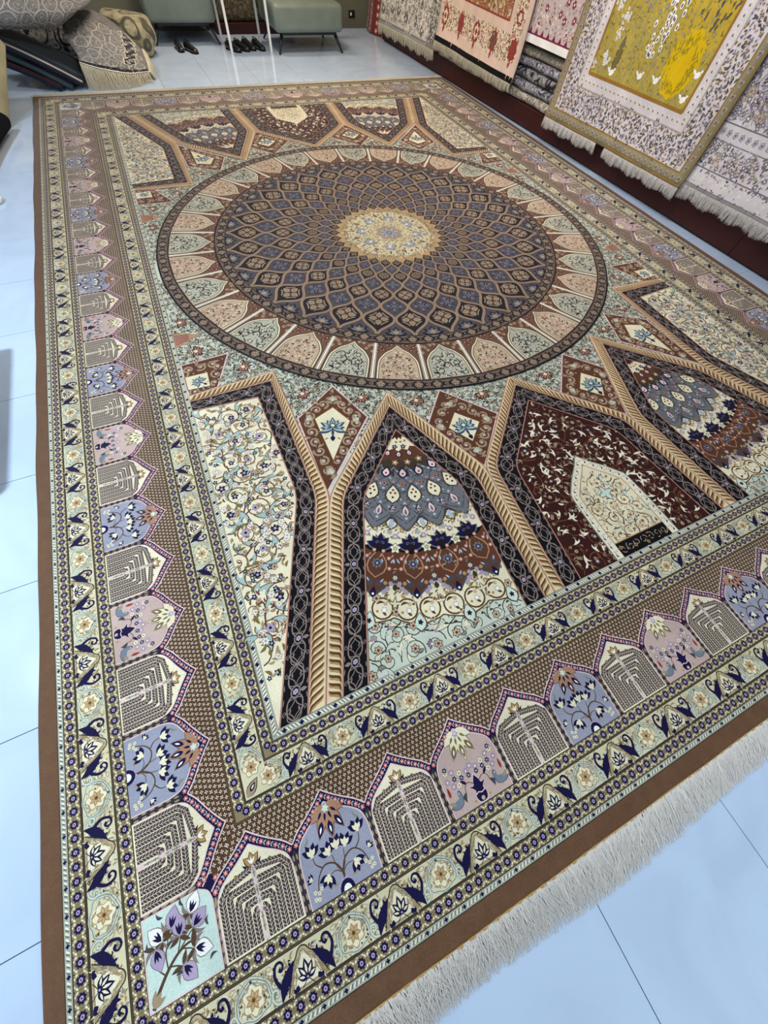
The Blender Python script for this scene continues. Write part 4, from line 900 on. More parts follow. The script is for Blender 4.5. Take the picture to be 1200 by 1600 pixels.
# gold rim and the sun at the centre
med.poly(ell(0, 0, 0.462, n=96), 'gold', 9)
for j in range(7):
    r = 0.448-j*0.0135; n = int(2*PI*r/0.0175); t = 2*PI*(np.arange(n)+0.5*(j % 2))/n; u = Cv(); u.poly(ell(0, 0, 0.0075, 0.0060, n=6), 'dktan', 0); u.poly(ell(-0.001, 0, 0.0056, 0.0044, n=5), 'sand', 1); med.stamp(u, r*np.cos(t), r*np.sin(t), t, 1, 10)
med.poly(lobes(0, 0, 0.372, 16, 0.02, per=8), 'disc', 13)
cp = ell(0, 0, 0.415, n=40)
sprinkle(med, cp, 0.025, [m_flower(0.011, 5, 'cream', 'gold', 'taupe'), m_leaf(0.026, 0.011, 'steel'), m_flower(0.010, 5, 'kite', 'cream'), m_leaf(0.024, 0.010, 'olive'), m_leaf(0.026, 0.011, 'blue'), m_leaf(0.024, 0.010, 'taupe')], 12, 14, 0.008)
u = m_palm(0.058, 'steel', 'ltblue', 'cream', 7)
t = 2*PI*np.arange(8)/8+PI/8; med.stamp(u, 0.235*np.cos(t), 0.235*np.sin(t), t-PI/2, 1, 18); med.stamp(m_flower(0.026, 6, 'kite', 'gold', 'cream'), 0.30*np.cos(t+PI/8), 0.30*np.sin(t+PI/8), 0, 1, 18)
t2 = 2*PI*np.arange(16)/16; med.stamp(m_leaf(0.06, 0.018, 'blue', 'cream'), 0.29*np.cos(t2), 0.29*np.sin(t2), t2, 1, 18)
med.poly(lobes(0, 0, 0.135, 8, 0.10, per=8), 'peach', 20); med.poly(lobes(0, 0, 0.122, 8, 0.10, per=8), 'taupe', 21)
for i in range(8): med.poly(leaf(0.012*math.cos(i*PI/4), 0.012*math.sin(i*PI/4), i*PI/4, 0.082, 0.040), 'line', 22); med.poly(leaf(0.014*math.cos(i*PI/4), 0.014*math.sin(i*PI/4), i*PI/4, 0.076, 0.030), 'ltblue', 23); med.poly(leaf(0.02*math.cos(i*PI/4), 0.02*math.sin(i*PI/4), i*PI/4, 0.045, 0.012), 'steel', 24)
med.poly(ell(0, 0, 0.026, n=12), 'line', 25); med.poly(ell(0, 0, 0.020, n=12), 'gold', 26)
MZ = 60
med_o = part('medallion', med, z=ZC/DZ+MZ)
def lozenge(i):
    r0, r1, r2 = ROW[i-1], ROW[i], ROW[min(i+1, 8)]
    T = np.linspace(-1, 1, 25)
    if i == 8: T = np.linspace(-1, 0, 13); r2 = r1
    rr = np.where(T < 0, r1+T*(r1-r0), r1+T*(r2-r1)); th = HA*0.5*(1+np.cos(PI*T))
    A = np.stack([rr*np.cos(th), rr*np.sin(th)], 1); B = np.stack([rr*np.cos(th), -rr*np.sin(th)], 1)[::-1]
    P = np.vstack([A, B[1:-1] if i != 8 else B]); ctr = np.array([r1 if i != 8 else r1-0.035, 0]); sz = r1*HA
    dk = i % 2 == 1
    m = Cv(); k = 1-0.115*(0.11/sz)**0.4
    P1 = ctr+(P-ctr)*np.array([k, k-0.02]); m.poly(P1, 'black' if dk else 'dark', 0); m.poly(ctr+(P-ctr)*(k-0.06), 'dark' if dk else 'dome', 1)
    if i == 8:
        for a in (PI, PI-0.8, PI+0.8, PI-1.45, PI+1.45): m.poly(leaf(r1-0.012, 0, a, sz*0.62, sz*0.34), 'dark', 2); m.poly(leaf(r1-0.02, 0, a, sz*0.42, sz*0.2), 'steel', 3)
        m.poly(ell(r1-0.03, 0, sz*0.14, n=8), 'taupe', 4); return m
    if dk:
        for q in range(4):
            a = q*PI/2; m.poly(leaf(ctr[0]+sz*0.10*math.cos(a), sz*0.10*math.sin(a), a, sz*0.52, sz*0.40), 'taupe', 2)
            m.poly(leaf(ctr[0]+sz*0.18*math.cos(a), sz*0.18*math.sin(a), a, sz*0.32, sz*0.22), 'dark' if i < 5 else 'mauve', 3)
            if i > 2:
                a += PI/4; m.stroke(np.array([ctr[0], 0])+np.array([[math.cos(a+d), math.sin(a+d)] for d in (-0.5, -0.2, 0.2, 0.5)])*sz*np.array([[0.62], [0.52], [0.52], [0.62]]), sz*0.075, 'taupe', 2)
                m.stroke([(ctr[0]+sz*0.1*math.cos(a), sz*0.1*math.sin(a)), (ctr[0]+sz*0.5*math.cos(a), sz*0.5*math.sin(a))], sz*0.06, 'kite', 2)
        m.poly(ell(ctr[0], 0, sz*0.09, n=6), 'kite', 4)
    else:
        for q in range(4):
            a = PI/4+q*PI/2; m.poly(leaf(ctr[0], 0, a, sz*0.66, sz*0.30), 'navy', 2); m.poly(leaf(ctr[0]+sz*.1*math.cos(a), sz*.1*math.sin(a), a, sz*0.42, sz*0.12), 'steel', 3)
            a += PI/4; m.poly(leaf(ctr[0]+sz*0.2*math.cos(a), sz*0.2*math.sin(a), a, sz*0.45, sz*0.24), 'steel', 2); m.poly(ell(ctr[0]+sz*0.66*math.cos(a), sz*0.60*math.sin(a), sz*0.09, n=6), 'dark', 2)
        m.poly(ell(ctr[0], 0, sz*0.15, n=7), 'mauve', 4); m.poly(ell(ctr[0], 0, sz*0.07, n=6), 'dark', 5)
    return m
for i in range(1, 9):
    me = lozenge(i).mesh('lozenge')
    for q in range(NS):
        part('lozenge', None, med_o, 12, (0, 0), -PI/2+HA*(2*q+(1 if i % 2 else 0)), me)
def ring_panel(kind):
    def F(P):
        P = np.asarray(P, float); rr = R3+(R4-R3)*P[:, 1]; th = P[:, 0]*HA; return np.stack([rr*np.cos(th), rr*np.sin(th)], 1)
    def dens(P): return cat(P, 5)
    m = Cv(); g = np.linspace(-1, 1, 9)
    m.poly(F(np.vstack([np.stack([g, 0*g], 1), np.stack([g[::-1], 0*g+1], 1)])), 'spandrel' if kind == 0 else 'brownline', 0)
    ahalf = cat([(-0.86, 1.0), (-0.86, 0.62), (-0.80, 0.44), (-0.55, 0.25), (-0.25, 0.14), (0, 0.015)], 5)
    def arch_(k): q = ahalf.copy(); q[:, 0] *= k; q[:, 1] = 1-(1-q[:, 1])*(1-(1-k)*0.55); return np.vstack([q, mirror(q)])
    m.poly(F(arch_(1.0)), 'line', 1); m.poly(F(arch_(0.965)), 'cream', 2); m.poly(F(arch_(0.90)), 'line', 3); m.poly(F(arch_(0.87)), 'peach' if kind == 0 else 'mintg', 4)
    P = F(arch_(0.82))
    if kind == 0:
        sprinkle(m, P, 0.0205, [m_flower(0.0085, 5, 'ivory', 'gold', 'taupe'), m_leaf(0.018, 0.007, 'kite'), m_leaf(0.018, 0.007, 'taupe'), m_flower(0.008, 5, 'rose', 'cream'), m_leaf(0.018, 0.007, 'brownline')], 5, 5, 0.004)
        sprinkle(m, P, 0.055, [m_flower(0.013, 5, 'kite', 'cream'), m_leaf(0.026, 0.012, 'line')], 6, 8, 0.010)
        for rr, s in ((1.60, 1), (1.70, 0.8)): m.stamp(m_palm(0.026, 'kite', 'rose', 'cream', 5), [rr], [0.0], PI/2, s, 9)
    else:
        scroll_fill(m, P, 0.062, 0.0085, 'ink', [m_fork(0.026, 'mint', 'ink', 0.2), m_fork(0.022, 'gray', 'ink', 0.2)], [m_flower(0.010, 5, 'ivory', 'gold', 'line')], 9, 5, 0.003, [m_leaf(0.018, 0.008, 'ivory', 'ink')], 0.9)
    # spandrel scrolls and dividers
    for sx in (-1, 1):
        for (q, v) in ((0.74, 0.10), (0.46, 0.045), (0.90, 0.26), (0.88, 0.07), (0.62, 0.19), (0.25, 0.03)):
            o = F([(sx*q, v)])[0]; m.stroke(spiral(o[0], o[1], 0.017, 2.0*sx, 1.1, sx, 10), 0.0062, 'maroon' if kind == 0 else 'taupe', 0.8); m.poly(ell(o[0], o[1], 0.006, n=6), 'peach', 0.9)
        for q, w, cc in ((0.965, 0.010, 'line'), (0.985, 0.007, 'white'), (0.935, 0.005, 'cream')):
            p = F([(sx*q, 0.0), (sx*q, 1.0)]); m.sharp(p, w*0.8, cc, 6 if cc == 'line' else 7)
    return m
ME_R = [ring_panel(0).mesh('ring_panel'), ring_panel(1).mesh('ring_panel')]
for q in range(NS): part('ring_panel', None, med_o, 5, (0, 0), -PI/2+2*HA*q, ME_R[q % 2])

# ---- selvedge cord and fringes of the carpet
def tube_mesh(name, paths, radii, sides=5, mat=None):
    V, Fc = [], []
    for p, r in zip(paths, radii):
        p = np.asarray(p, float); t = np.gradient(p, axis=0); t /= np.linalg.norm(t, axis=1)[:, None]+1e-12
        ref = np.array([0, 0, 1.0]) if abs(t[0, 2]) < 0.9 else np.array([1.0, 0, 0]); n1 = np.cross(t, ref); n1 /= np.linalg.norm(n1, axis=1)[:, None]; n2 = np.cross(t, n1)
        rr = np.broadcast_to(np.asarray(r, float), (len(p),)); b = len(V)
        for i in range(len(p)):
            for s in range(sides):
                a = 2*PI*s/sides; V.append(p[i]+(n1[i]*math.cos(a)+n2[i]*math.sin(a))*rr[i])
        for i in range(len(p)-1):
            for s in range(sides): Fc.append((b+i*sides+s, b+i*sides+(s+1) % sides, b+(i+1)*sides+(s+1) % sides, b+(i+1)*sides+s))
        Fc.append(tuple(b+s for s in range(sides))[::-1]); Fc.append(tuple(b+(len(p)-1)*sides+s for s in range(sides)))
    me = bpy.data.meshes.new(name); me.from_pydata([tuple(v) for v in V], [], Fc); me.update()
    for q in me.polygons: q.use_smooth = True
    if mat: me.materials.append(mat)
    return me
def thread_mesh(name, P, w, mat):
    """P (n, k, 3): n threads of k points, each a thin three sided yarn"""
    P = np.asarray(P, float); n, k, _ = P.shape; t = np.gradient(P, axis=1); t /= np.linalg.norm(t, axis=2, keepdims=True)+1e-12
    up = np.array([0.0, 0.0, 1.0]); a = np.cross(t, up); ln = np.linalg.norm(a, axis=2, keepdims=True); a = np.where(ln > 0.2, a/np.maximum(ln, 1e-6), np.array([0, 1.0, 0])); b = np.cross(a, t)
    tp = np.linspace(1, 0.55, k)[None, :, None]*w
    R = np.stack([P+a*tp, P-a*tp*0.5+b*tp*0.87, P-a*tp*0.5-b*tp*0.87], 2)      # n,k,3,3
    V = R.reshape(-1, 3); base = (np.arange(n)*k*3)[:, None, None]; i = np.arange(k-1)[None, :, None]*3; s = np.arange(3)[None, None, :]; s2 = (s+1) % 3
    Fc = np.stack([base+i+s, base+i+s2, base+i+3+s2, base+i+3+s], -1).reshape(-1, 4)
    me = bpy.data.meshes.new(name); me.vertices.add(len(V)); me.vertices.foreach_set('co', V.astype(np.float32).ravel())
    me.loops.add(Fc.size); me.loops.foreach_set('vertex_index', Fc.astype(np.int32).ravel()); me.polygons.add(len(Fc)); me.polygons.foreach_set('loop_start', (np.arange(len(Fc))*4).astype(np.int32))
    me.update(calc_edges=True); me.materials.append(mat); return me
nr = np.random.default_rng(11)
def floor_fringe(name, y, dirn, n, length, mat):
    x = np.linspace(-HX+0.004, HX-0.004, n)+nr.normal(0, 0.001, n); k = 7; s = np.linspace(0, 1, k)
    L_ = length*nr.uniform(0.82, 1.1, n)*(1+0.08*np.sin(x*5)); lean = 0.16*np.sin(x*3.1)+0.12*np.sin(x*9.7+1)+nr.normal(0, 0.16, n); cu = nr.normal(0, 0.010, n); wv = nr.uniform(0, 6.28, n)
    P = np.zeros((n, k, 3)); P[:, :, 0] = x[:, None]+lean[:, None]*L_[:, None]*s+cu[:, None]*np.sin(s*PI*1.5+wv[:, None])
    P[:, :, 0] = np.clip(P[:, :, 0], -HX-0.02, HX)
    P[:, :, 1] = y+dirn*L_[:, None]*s*(1-0.05*s); zz = 0.009*(1-s)**1.5
    P[:, :, 2] = 0.0016+zz[None]+nr.uniform(0, 0.007, n)[:, None]*np.sin(s*PI)[None]**0.7+nr.uniform(0, .002, n)[:, None]
    return ob(name, thread_mesh(name, P, 0.0011, mat), None, carpet, kind='stuff')
floor_fringe('fringe', -HY-0.001, -1, 7600, 0.112, M_FRINGE)
floor_fringe('fringe', HY+0.001, 1, 4200, 0.125, M_FRINGE2)
for y in (-HY-0.002, HY+0.002):
    xs = np.linspace(-HX, HX, 240); ob('edge_cord', tube_mesh('edge_cord', [np.stack([xs, y+0*xs+0.0012*np.sin(xs*17), PILE-0.005+0*xs], 1)], [0.0042+0.0010*np.sin(xs*420)], 6, M_CORD), None, carpet)

# ================================================================== RUGS DISPLAYED ALONG THE RIGHT
def XF(y): return 5.662-0.031*np.asarray(y, float)            # front of the plinth
M_WOOD = textile('dark_mahogany', L3((62, 32, 30)), 30, 0.15, 0.0, 0.0)
M_WOOD.node_tree.nodes['Principled BSDF'].inputs['Roughness'].default_value = 0.45
M_BLK = plain('black_rail_gap_shade', (16, 14, 15), 0.7, 0.2)  # black of the rail; also paints the shade at the plinth foot
PH_ = 0.185
def prism(name, pts, z0, z1, mat, parent=None, bev=0.0):
    bm = bmesh.new(); b = [bm.verts.new((x, y, z0)) for x, y in pts]; t = [bm.verts.new((x, y, z1)) for x, y in pts]; n = len(pts)
    bm.faces.new(b[::-1]); bm.faces.new(t)
    for i in range(n): bm.faces.new((b[i], b[(i+1) % n], t[(i+1) % n], t[i]))
    bmesh.ops.recalc_face_normals(bm, faces=bm.faces[:])
    if bev: bmesh.ops.bevel(bm, geom=bm.edges[:], offset=bev, segments=2, affect='EDGES', profile=0.5)
    me = bpy.data.meshes.new(name); bm.to_mesh(me); bm.free(); return ob(name, me, mat, parent)
plinth = bpy.data.objects.new('display_plinth', None); COL.objects.link(plinth)
tag(plinth, 'low dark mahogany plinth running along the right side under the hanging rugs', 'plinth')
Y0, Y1 = -1.9, 10.05
prism('plinth_top', [(float(XF(Y0))-0.004, Y0), (XR-0.01, Y0), (XR-0.01, Y1), (float(XF(Y1))-0.004, Y1)], PH_-0.022, PH_, M_WOOD, plinth, 0.003)
prism('gap_shade_base', [(float(XF(Y0))+0.03, Y0+0.02), (XR-0.02, Y0+0.02), (XR-0.02, Y1-0.02), (float(XF(Y1))+0.03, Y1-0.02)], 0.0, 0.03, M_BLK, plinth)  # set-back black strip, its colour standing in for shade under the boards
ys = [Y0, 0.4, 2.7, 5.2, 8.02, Y1]
for a_, b_ in zip(ys[:-1], ys[1:]):
    a2, b2 = a_+0.002, b_-0.002; prism('front_board', [(float(XF(a2)), a2), (float(XF(a2))+0.02, a2), (float(XF(b2))+0.02, b2), (float(XF(b2)), b2)], 0.014, PH_-0.0225, M_WOOD, plinth, 0.002)

def grid_rect(cv, u0, u1, v0, v1, col, z, step=0.06):
    nu, nv = max(1, int((u1-u0)/step)), max(1, int((v1-v0)/step)); U, V = np.linspace(u0, u1, nu+1), np.linspace(v0, v1, nv+1)
    P = [[(U[i], V[j]), (U[i+1], V[j]), (U[i+1], V[j+1]), (U[i], V[j+1])] for i in range(nu) for j in range(nv)]; cv.many(np.array(P), col, z)
def rect(u0, u1, v0, v1): return np.array([(u0, v0), (u1, v0), (u1, v1), (u0, v1)])
def sheet_body(name, fn, w, h, col, mat, thick=0.008, nu=24, nv=30):
    """closed sheet of cloth following fn(u, v, lift)"""
    U, V = np.meshgrid(np.linspace(0, w, nu+1), np.linspace(0, h, nv+1), indexing='ij'); P = np.stack([U.ravel(), V.ravel()], 1)
    A = fn(P, np.zeros(len(P))); B = fn(P, np.full(len(P), -thick)); co = np.vstack([A, B]); n = len(A); ix = lambda i, j: i*(nv+1)+j; Fc = []
    for i in range(nu):
        for j in range(nv): q = (ix(i, j), ix(i+1, j), ix(i+1, j+1), ix(i, j+1)); Fc += [q, tuple(n+k_ for k_ in q[::-1])]
    for i in range(nu):
        for j, f in ((0, 1), (nv, -1)): q = (ix(i, j), n+ix(i, j), n+ix(i+1, j), ix(i+1, j)); Fc.append(q[::f])
    for j in range(nv):
        for i, f in ((0, -1), (nu, 1)): q = (ix(i, j), n+ix(i, j), n+ix(i, j+1), ix(i, j+1)); Fc.append(q[::f])
    me = bpy.data.meshes.new(name); me.from_pydata([tuple(v) for v in co], [], Fc); me.update()
    for p in me.polygons: p.use_smooth = True
    a = me.color_attributes.new('yarn', 'FLOAT_COLOR', 'CORNER'); a.data.foreach_set('color', np.tile(np.array([*PAL[col], 1], np.float32), len(me.loops)))
    me.materials.append(mat); return me
for k_, v_ in dict(d_olive=(150, 140, 110), d_white=(212, 204, 206), d_guard=(172, 160, 150), d_gold=(186, 160, 56), d_lime=(168, 152, 78), d_yellow=(208, 172, 12), d_shrub=(150, 130, 20), d_dk=(88, 80, 82), d_frame=(150, 110, 44), e_ground=(214, 206, 208), e_gray=(120, 114, 122), e_lt=(186, 178, 192),
                   a_ground=(188, 180, 172), a_gray=(120, 114, 110), a_dk=(92, 90, 92), b_peach=(214, 188, 172), b_red=(140, 58, 56), b_gold=(160, 112, 62), b_cream=(222, 206, 180), b_green=(92, 92, 72), c_ground=(196, 178, 176), c_mar=(120, 36, 66), f_red=(104, 48, 52), f_cream=(190, 166, 150), pg=(120, 118, 118), pg_m=(146, 144, 140), pg_l=(178, 174, 168), pg_d=(44, 42, 48), ol=(150, 142, 112), ol_d=(92, 88, 74), nav=(26, 30, 46), tl=(44, 62, 72), sal=(140, 100, 96)).items(): PAL[k_] = L3(v_)
def hang_map(y1, z0, lean, flare, wave, seed, gap):
    def fn(P, lift):
        u, v = P[:, 0], P[:, 1]; y = y1-u
        out = gap+flare*np.exp(-v/0.16)-lean*v+wave*(np.sin(u*4.1+seed)+0.6*np.sin(u*9.3+seed*2+v*2))*np.exp(-v*0.6)
        return np.stack([XF(y)-out-lift, y, z0(u)+v if callable(z0) else z0+v], 1)
    return fn
def hang_fringe(rug, fn, w, n, length, mat, seed, gaps=()):
    r = np.random.default_rng(seed); u = np.linspace(0.004, w-0.004, n)+r.normal(0, 0.001, n)
    for g0, g1 in gaps: u = u[(u < g0) | (u > g1)]
    n = len(u); k = 5; s = np.linspace(0, 1, k); L_ = length*r.uniform(0.8, 1.1, n)*(1+0.12*np.sin(u*23)); B = fn(np.stack([u, 0*u], 1), np.full(n, -0.003))
    P = np.repeat(B[:, None, :], k, 1); clump = 0.010*np.sin(u*80); P[:, :, 1] += ((r.normal(0, 0.010, n)+clump)[:, None])*s**1.3; P[:, :, 0] -= (r.uniform(-0.002, 0.012, n)[:, None])*np.sin(s*PI*0.6); P[:, :, 2] -= L_[:, None]*s
    ob('fringe', thread_mesh('fringe', P, 0.0014, mat), None, rug, kind='stuff')
def hang_rug(name, label, y1, y0, z0, h, ground, design, lean=0.03, flare=0.03, wave=0.006, seed=1.0, gap=0.035, fringe=None, mat=M_RUG, group='rugs hung along the right wall'):
    w = y1-y0; fn = hang_map(y1, z0, lean, flare, wave, seed, gap)
    r = ob(name, sheet_body(name, fn, w, h, ground, mat)); tag(r, label, 'rug', group)
    for nm, cv in design(w, h): ob(nm, cv.mesh(nm, fn, 0.0003, M_RUG), None, r)
    if fringe: hang_fringe(r, fn, w, fringe[0], fringe[1], fringe[2], int(seed*10), fringe[3] if len(fringe) > 3 else ())
    return r
HT = 1.75
def stroke_on(cv, pts, w, col, z, step=0.05):
    p = np.asarray(pts, float); out = [p[0]]
    for a_, b_ in zip(p[:-1], p[1:]):
        n = max(1, int(np.hypot(*(b_-a_))/step)); out += [a_+(b_-a_)*t for t in np.linspace(0, 1, n+1)[1:]]
    cv.stroke(np.array(out), w, col, z)
def box_line(cv, u0, u1, v0, v1, w, col, z):
    for p in ([(u0, v0), (u1, v0)], [(u1, v0), (u1, v1)], [(u0, v0), (u0, v1)], [(u0, v1), (u1, v1)]): stroke_on(cv, p, w, col, z)

# yellow garden rug
def des_yellow(w, h):
    b = Cv(); grid_rect(b, 0.085, w-0.085, 0.085, h-0.02, 'd_white', 1); box_line(b, 0.012, w-0.012, 0.012, h, 0.010, 'd_frame', 1); box_line(b, 0.085, w-0.085, 0.085, h, 0.010, 'd_frame', 3)
    mt = Cv(); mt.poly(lobes(0, 0, 0.024, 3, 0.35), 'd_guard', 0); mt.poly(lobes(0, 0, 0.013, 3, 0.35), 'd_dk', 1)
    n = int(w/0.07); b.stamp(mt, np.linspace(0.05, w-0.05, n), 0.048, 0, 1, 2); n = int(h/0.07)
    for u in (0.048, w-0.048): b.stamp(mt, np.full(n, u), np.linspace(0.05, h-0.05, n), 0.5, 1, 2)
    mo = [m_leaf(0.034, 0.015, 'd_dk'), m_leaf(0.030, 0.013, 'olive'), m_flower(0.014, 5, 'e_lt', 'd_dk'), m_leaf(0.030, 0.013, 'e_gray'), m_flower(0.013, 5, 'peach', 'dktan')]
    for q in (rect(0.09, 0.29, 0.09, h), rect(w-0.29, w-0.09, 0.09, h), rect(0.27, w-0.27, 0.09, 0.29)): sprinkle(b, q, 0.0235, mo+mo[:1]+mo[3:4], 3, 2, 0.006)
    for i in range(9): u = 0.16+i*(w-0.32)/8; b.stroke(cat([(u, 0.10), (u+0.015, 0.17), (u-0.01, 0.27)], 4), 0.006, 'd_dk', 4)
    for q in ((0.285, 0.012), (0.385, 0.010)): box_line(b, q[0], w-q[0], q[0], h, q[1], 'd_guard', 4)
    mt2 = Cv(); mt2.stroke(spiral(0, 0, 0.022, 0, 1.1, n=10), 0.007, 'ivory', 0); mt2.poly(ell(0, 0, 0.008, n=6), 'e_gray', 1)
    n = int((w-0.66)/0.055); b.stamp(mt2, np.linspace(0.33, w-0.33, n), 0.334, 0, 1, 4); n = int(h/0.055)
    for u in (0.334, w-0.334): b.stamp(mt2, np.full(n, u), np.linspace(0.36, h-0.05, n), 0, 1, 4)
    f = Cv(); u0, u1, v0 = 0.39, w-0.39, 0.39; grid_rect(f, u0, u1, v0, h-0.02, 'd_lime', 4); grid_rect(f, u0+0.62*(u1-u0), u1, v0+0.32, h-0.02, 'd_gold', 4.4); box_line(f, u0, u1, v0, h, 0.022, 'd_frame', 7)
    F_ = rect(u0+0.01, u1-0.01, v0+0.01, h-0.02); W_ = u1-u0
    sprinkle(f, F_, 0.024, [m_leaf(0.03, 0.012, 'd_gold'), m_leaf(0.03, 0.010, 'd_olive'), m_leaf(0.026, 0.009, 'd_shrub'), m_flower(0.010, 5, 'd_yellow', 'd_olive'), m_leaf(0.03, 0.008, 'olive')], 9, 5, 0.01)
    # bright shrub
    sc = (u0+0.80*W_, v0+0.20); f.poly(lobes(sc[0], sc[1]+0.02, 0.17, 9, 0.05, 0, 1.15), 'd_yellow', 6); rg = random.Random(4)
    P = [(sc[0]+rg.gauss(0, 0.06), sc[1]-0.02+rg.gauss(0, 0.07)) for _ in range(520)]; P = np.array([p for p in P if np.hypot(p[0]-sc[0], (p[1]-sc[1]-.02)/1.15) < 0.15])
    f.stamp(m_leaf(0.036, 0.009, 'd_shrub'), P[:, 0], P[:, 1], np.array([rg.uniform(0.8, 2.3) for _ in P]), 1, 6.5)
    # white blossom tree, lilac and dark flower trees, white birds
    wb = Cv(); wb.poly(ell(0, 0, 0.016, 0.021, n=8), 'white', 0); wb.poly(ell(0, -0.002, 0.008, 0.012, n=6), 'd_dk', 1)
    cl = [(0.50+0.05*math.sin(i*2.4)+0.0022*i+rg.uniform(-0.05, 0.05), 0.20+0.0105*i+rg.uniform(-0.02, 0.02)) for i in range(58)]
    f.stamp(wb, [u0+W_*c_[0] for c_ in cl], [v0+c_[1] for c_ in cl], 0, 1, 8)
    dk = [(0.74+0.24*rg.random(), 0.40+0.9*rg.random()) for _ in range(120)]; f.stamp(m_leaf(0.034, 0.017, 'd_dk'), [u0+W_*c_[0] for c_ in dk], [v0+c_[1] for c_ in dk], np.array([rg.uniform(0.6, 1.6) for _ in dk]), 1, 8)
    li = [(0.22+0.30*rg.random(), 0.42+0.7*rg.random()) for _ in range(60)]; f.stamp(m_flower(0.016, 5, 'e_gray', 'lilac'), [u0+W_*c_[0] for c_ in li], [v0+c_[1] for c_ in li], 0, 1, 8)
    for uu, vv, s in ((0.10, 0.62, 1), (0.06, 0.42, 0.9), (0.16, 0.36, 0.8), (0.12, 0.12, 1.0), (0.14, 0.28, 0.7), (0.02, 0.06, 0.5), (0.2, 0.9, 1.0)):
        pts = [(u0+W_*uu+rg.gauss(0, 0.03)*s, v0+vv+rg.gauss(0, 0.03)*s) for _ in range(16)]; f.stamp(m_flower(0.015, 5, 'white', 'lilac'), [p[0] for p in pts], [p[1] for p in pts], 0, s, 8)
    f.poly(leaf(u0+0.22*W_, v0+0.04, PI/2, 0.24, 0.075), 'd_dk', 6); f.poly(leaf(u0+0.22*W_, v0+0.05, PI/2, 0.21, 0.05), 'olive', 7)
    for uu, vv in ((0.50, 0.09), (0.66, 0.10), (0.95, 0.06), (0.96, 0.20), (0.22, 0.05)):
        x, y = u0+W_*uu, v0+vv; f.poly(ell(x, y, 0.028, 0.020, 0.3, n=9), 'white', 9); f.poly(leaf(x-0.02, y, 2.6, 0.05, 0.018), 'white', 9); f.poly(ell(x+0.024, y+0.024, 0.010, n=6), 'white', 9)
    for uu in (0.35, 0.55, 0.72): x = u0+W_*uu; f.stroke(cat([(x, v0+0.02), (x+0.02, v0+0.2), (x-0.01, v0+0.5), (x+0.03, v0+0.8)], 5), 0.008, 'd_olive', 7.5)
    return [('woven_border', b), ('garden_field', f)]
hang_rug('garden_rug', 'yellow garden rug with a bright shrub and white blossoms hanging over the plinth', 5.44, 3.44, lambda u: 0.222+0.012*u, HT, 'd_olive', des_yellow, 0.02, 0.035, 0.006, 1.3, 0.075, (1500, 0.078, M_FRINGE, ((0.86, 0.99),)))

def des_gray(w, h):
    b = Cv(); mo = [m_flower(0.020, 6, 'e_gray', 'ivory', 'e_lt'), m_leaf(0.040, 0.016, 'e_gray'), m_leaf(0.034, 0.014, 'e_lt'), m_flower(0.015, 5, 'peach', 'e_gray'), m_leaf(0.03, 0.012, 'd_dk')]
    for v, ww in ((0.02, 0.006), (0.13, 0.008), (0.30, 0.006), (0.40, 0.008)): stroke_on(b, [(0, v), (w, v)], ww, 'e_gray', 2)
    grid_rect(b, 0, w, 0.02, 0.12, 'e_ground', 1)
    mt = m_flower(0.028, 6, 'e_gray', 'ivory', 'ivory'); n = int(w/0.075); b.stamp(mt, np.linspace(0.03, w-0.03, n), 0.075, 0, 1, 2)
    sprinkle(b, rect(0, w, 0.14, 0.30), 0.026, mo, 5, 2, 0.008); sprinkle(b, rect(0, w, 0.03, 0.12), 0.03, mo, 6, 1.5, 0.004); n = int(w/0.06); b.stamp(m_flower(0.020, 5, 'e_lt', 'd_dk', 'e_gray'), np.linspace(0.03, w-0.03, n), 0.35, 0, 1, 2)
    f = Cv(); q = rect(0.0, w, 0.41, h-0.02); sprinkle(f, q, 0.03, mo, 15, 1, 0.008); scroll_fill(f, q, 0.14, 0.006, 'e_gray', [m_fork(0.045, 'e_lt', 'e_gray')], [m_palm(0.042, 'd_dk', 'e_lt', 'peach', 7), m_flower(0.034, 6, 'peach', 'e_gray', 'e_gray')], 6, 2, 0.01, mo, 2.6)
    return [('woven_border', b), ('floral_field', f)]
hang_rug('floral_rug', 'pale grey and white floral rug at the right edge, beside the yellow rug', 3.50, 1.45, lambda u: 0.275+0.02*u, HT, 'e_ground', des_gray, 0.02, 0.03, 0.006, 2.2, 0.035, (1500, 0.085, M_FRINGE))

def des_a(w, h):
    f = Cv(); mo = [m_leaf(0.045, 0.018, 'a_gray'), m_flower(0.022, 6, 'a_gray', 'ivory', 'a_dk'), m_leaf(0.040, 0.014, 'ivory'), m_flower(0.018, 5, 'ivory', 'a_gray')]
    grid_rect(f, w-0.26, w, 0, h, 'a_gray', 1); grid_rect(f, w-0.24, w-0.06, 0.05, h, 'a_dk', 1.4); stroke_on(f, [(0, 0.03), (w, 0.03)], 0.02, 'a_gray', 2); stroke_on(f, [(0.03, 0), (0.03, h)], 0.016, 'a_gray', 2)
    sprinkle(f, rect(0.02, w-0.01, 0.05, h), 0.036, mo, 2, 3, 0.008); scroll_fill(f, rect(0.05, w-0.27, 0.06, h), 0.26, 0.012, 'ivory', [m_fork(0.07, 'a_gray', 'ivory')], [m_palm(0.06, 'a_dk', 'a_gray', 'ivory')], 5, 5, 0.01)
    return [('woven_field', f)]
hang_rug('gray_rug', 'grey and cream patterned rug hanging at the far end of the plinth', 9.98, 8.10, lambda u: 0.20+0.012*u, 1.6, 'a_ground', des_a, 0.03, 0.05, 0.01, 0.7, 0.05, (900, 0.10, M_FRINGE2))
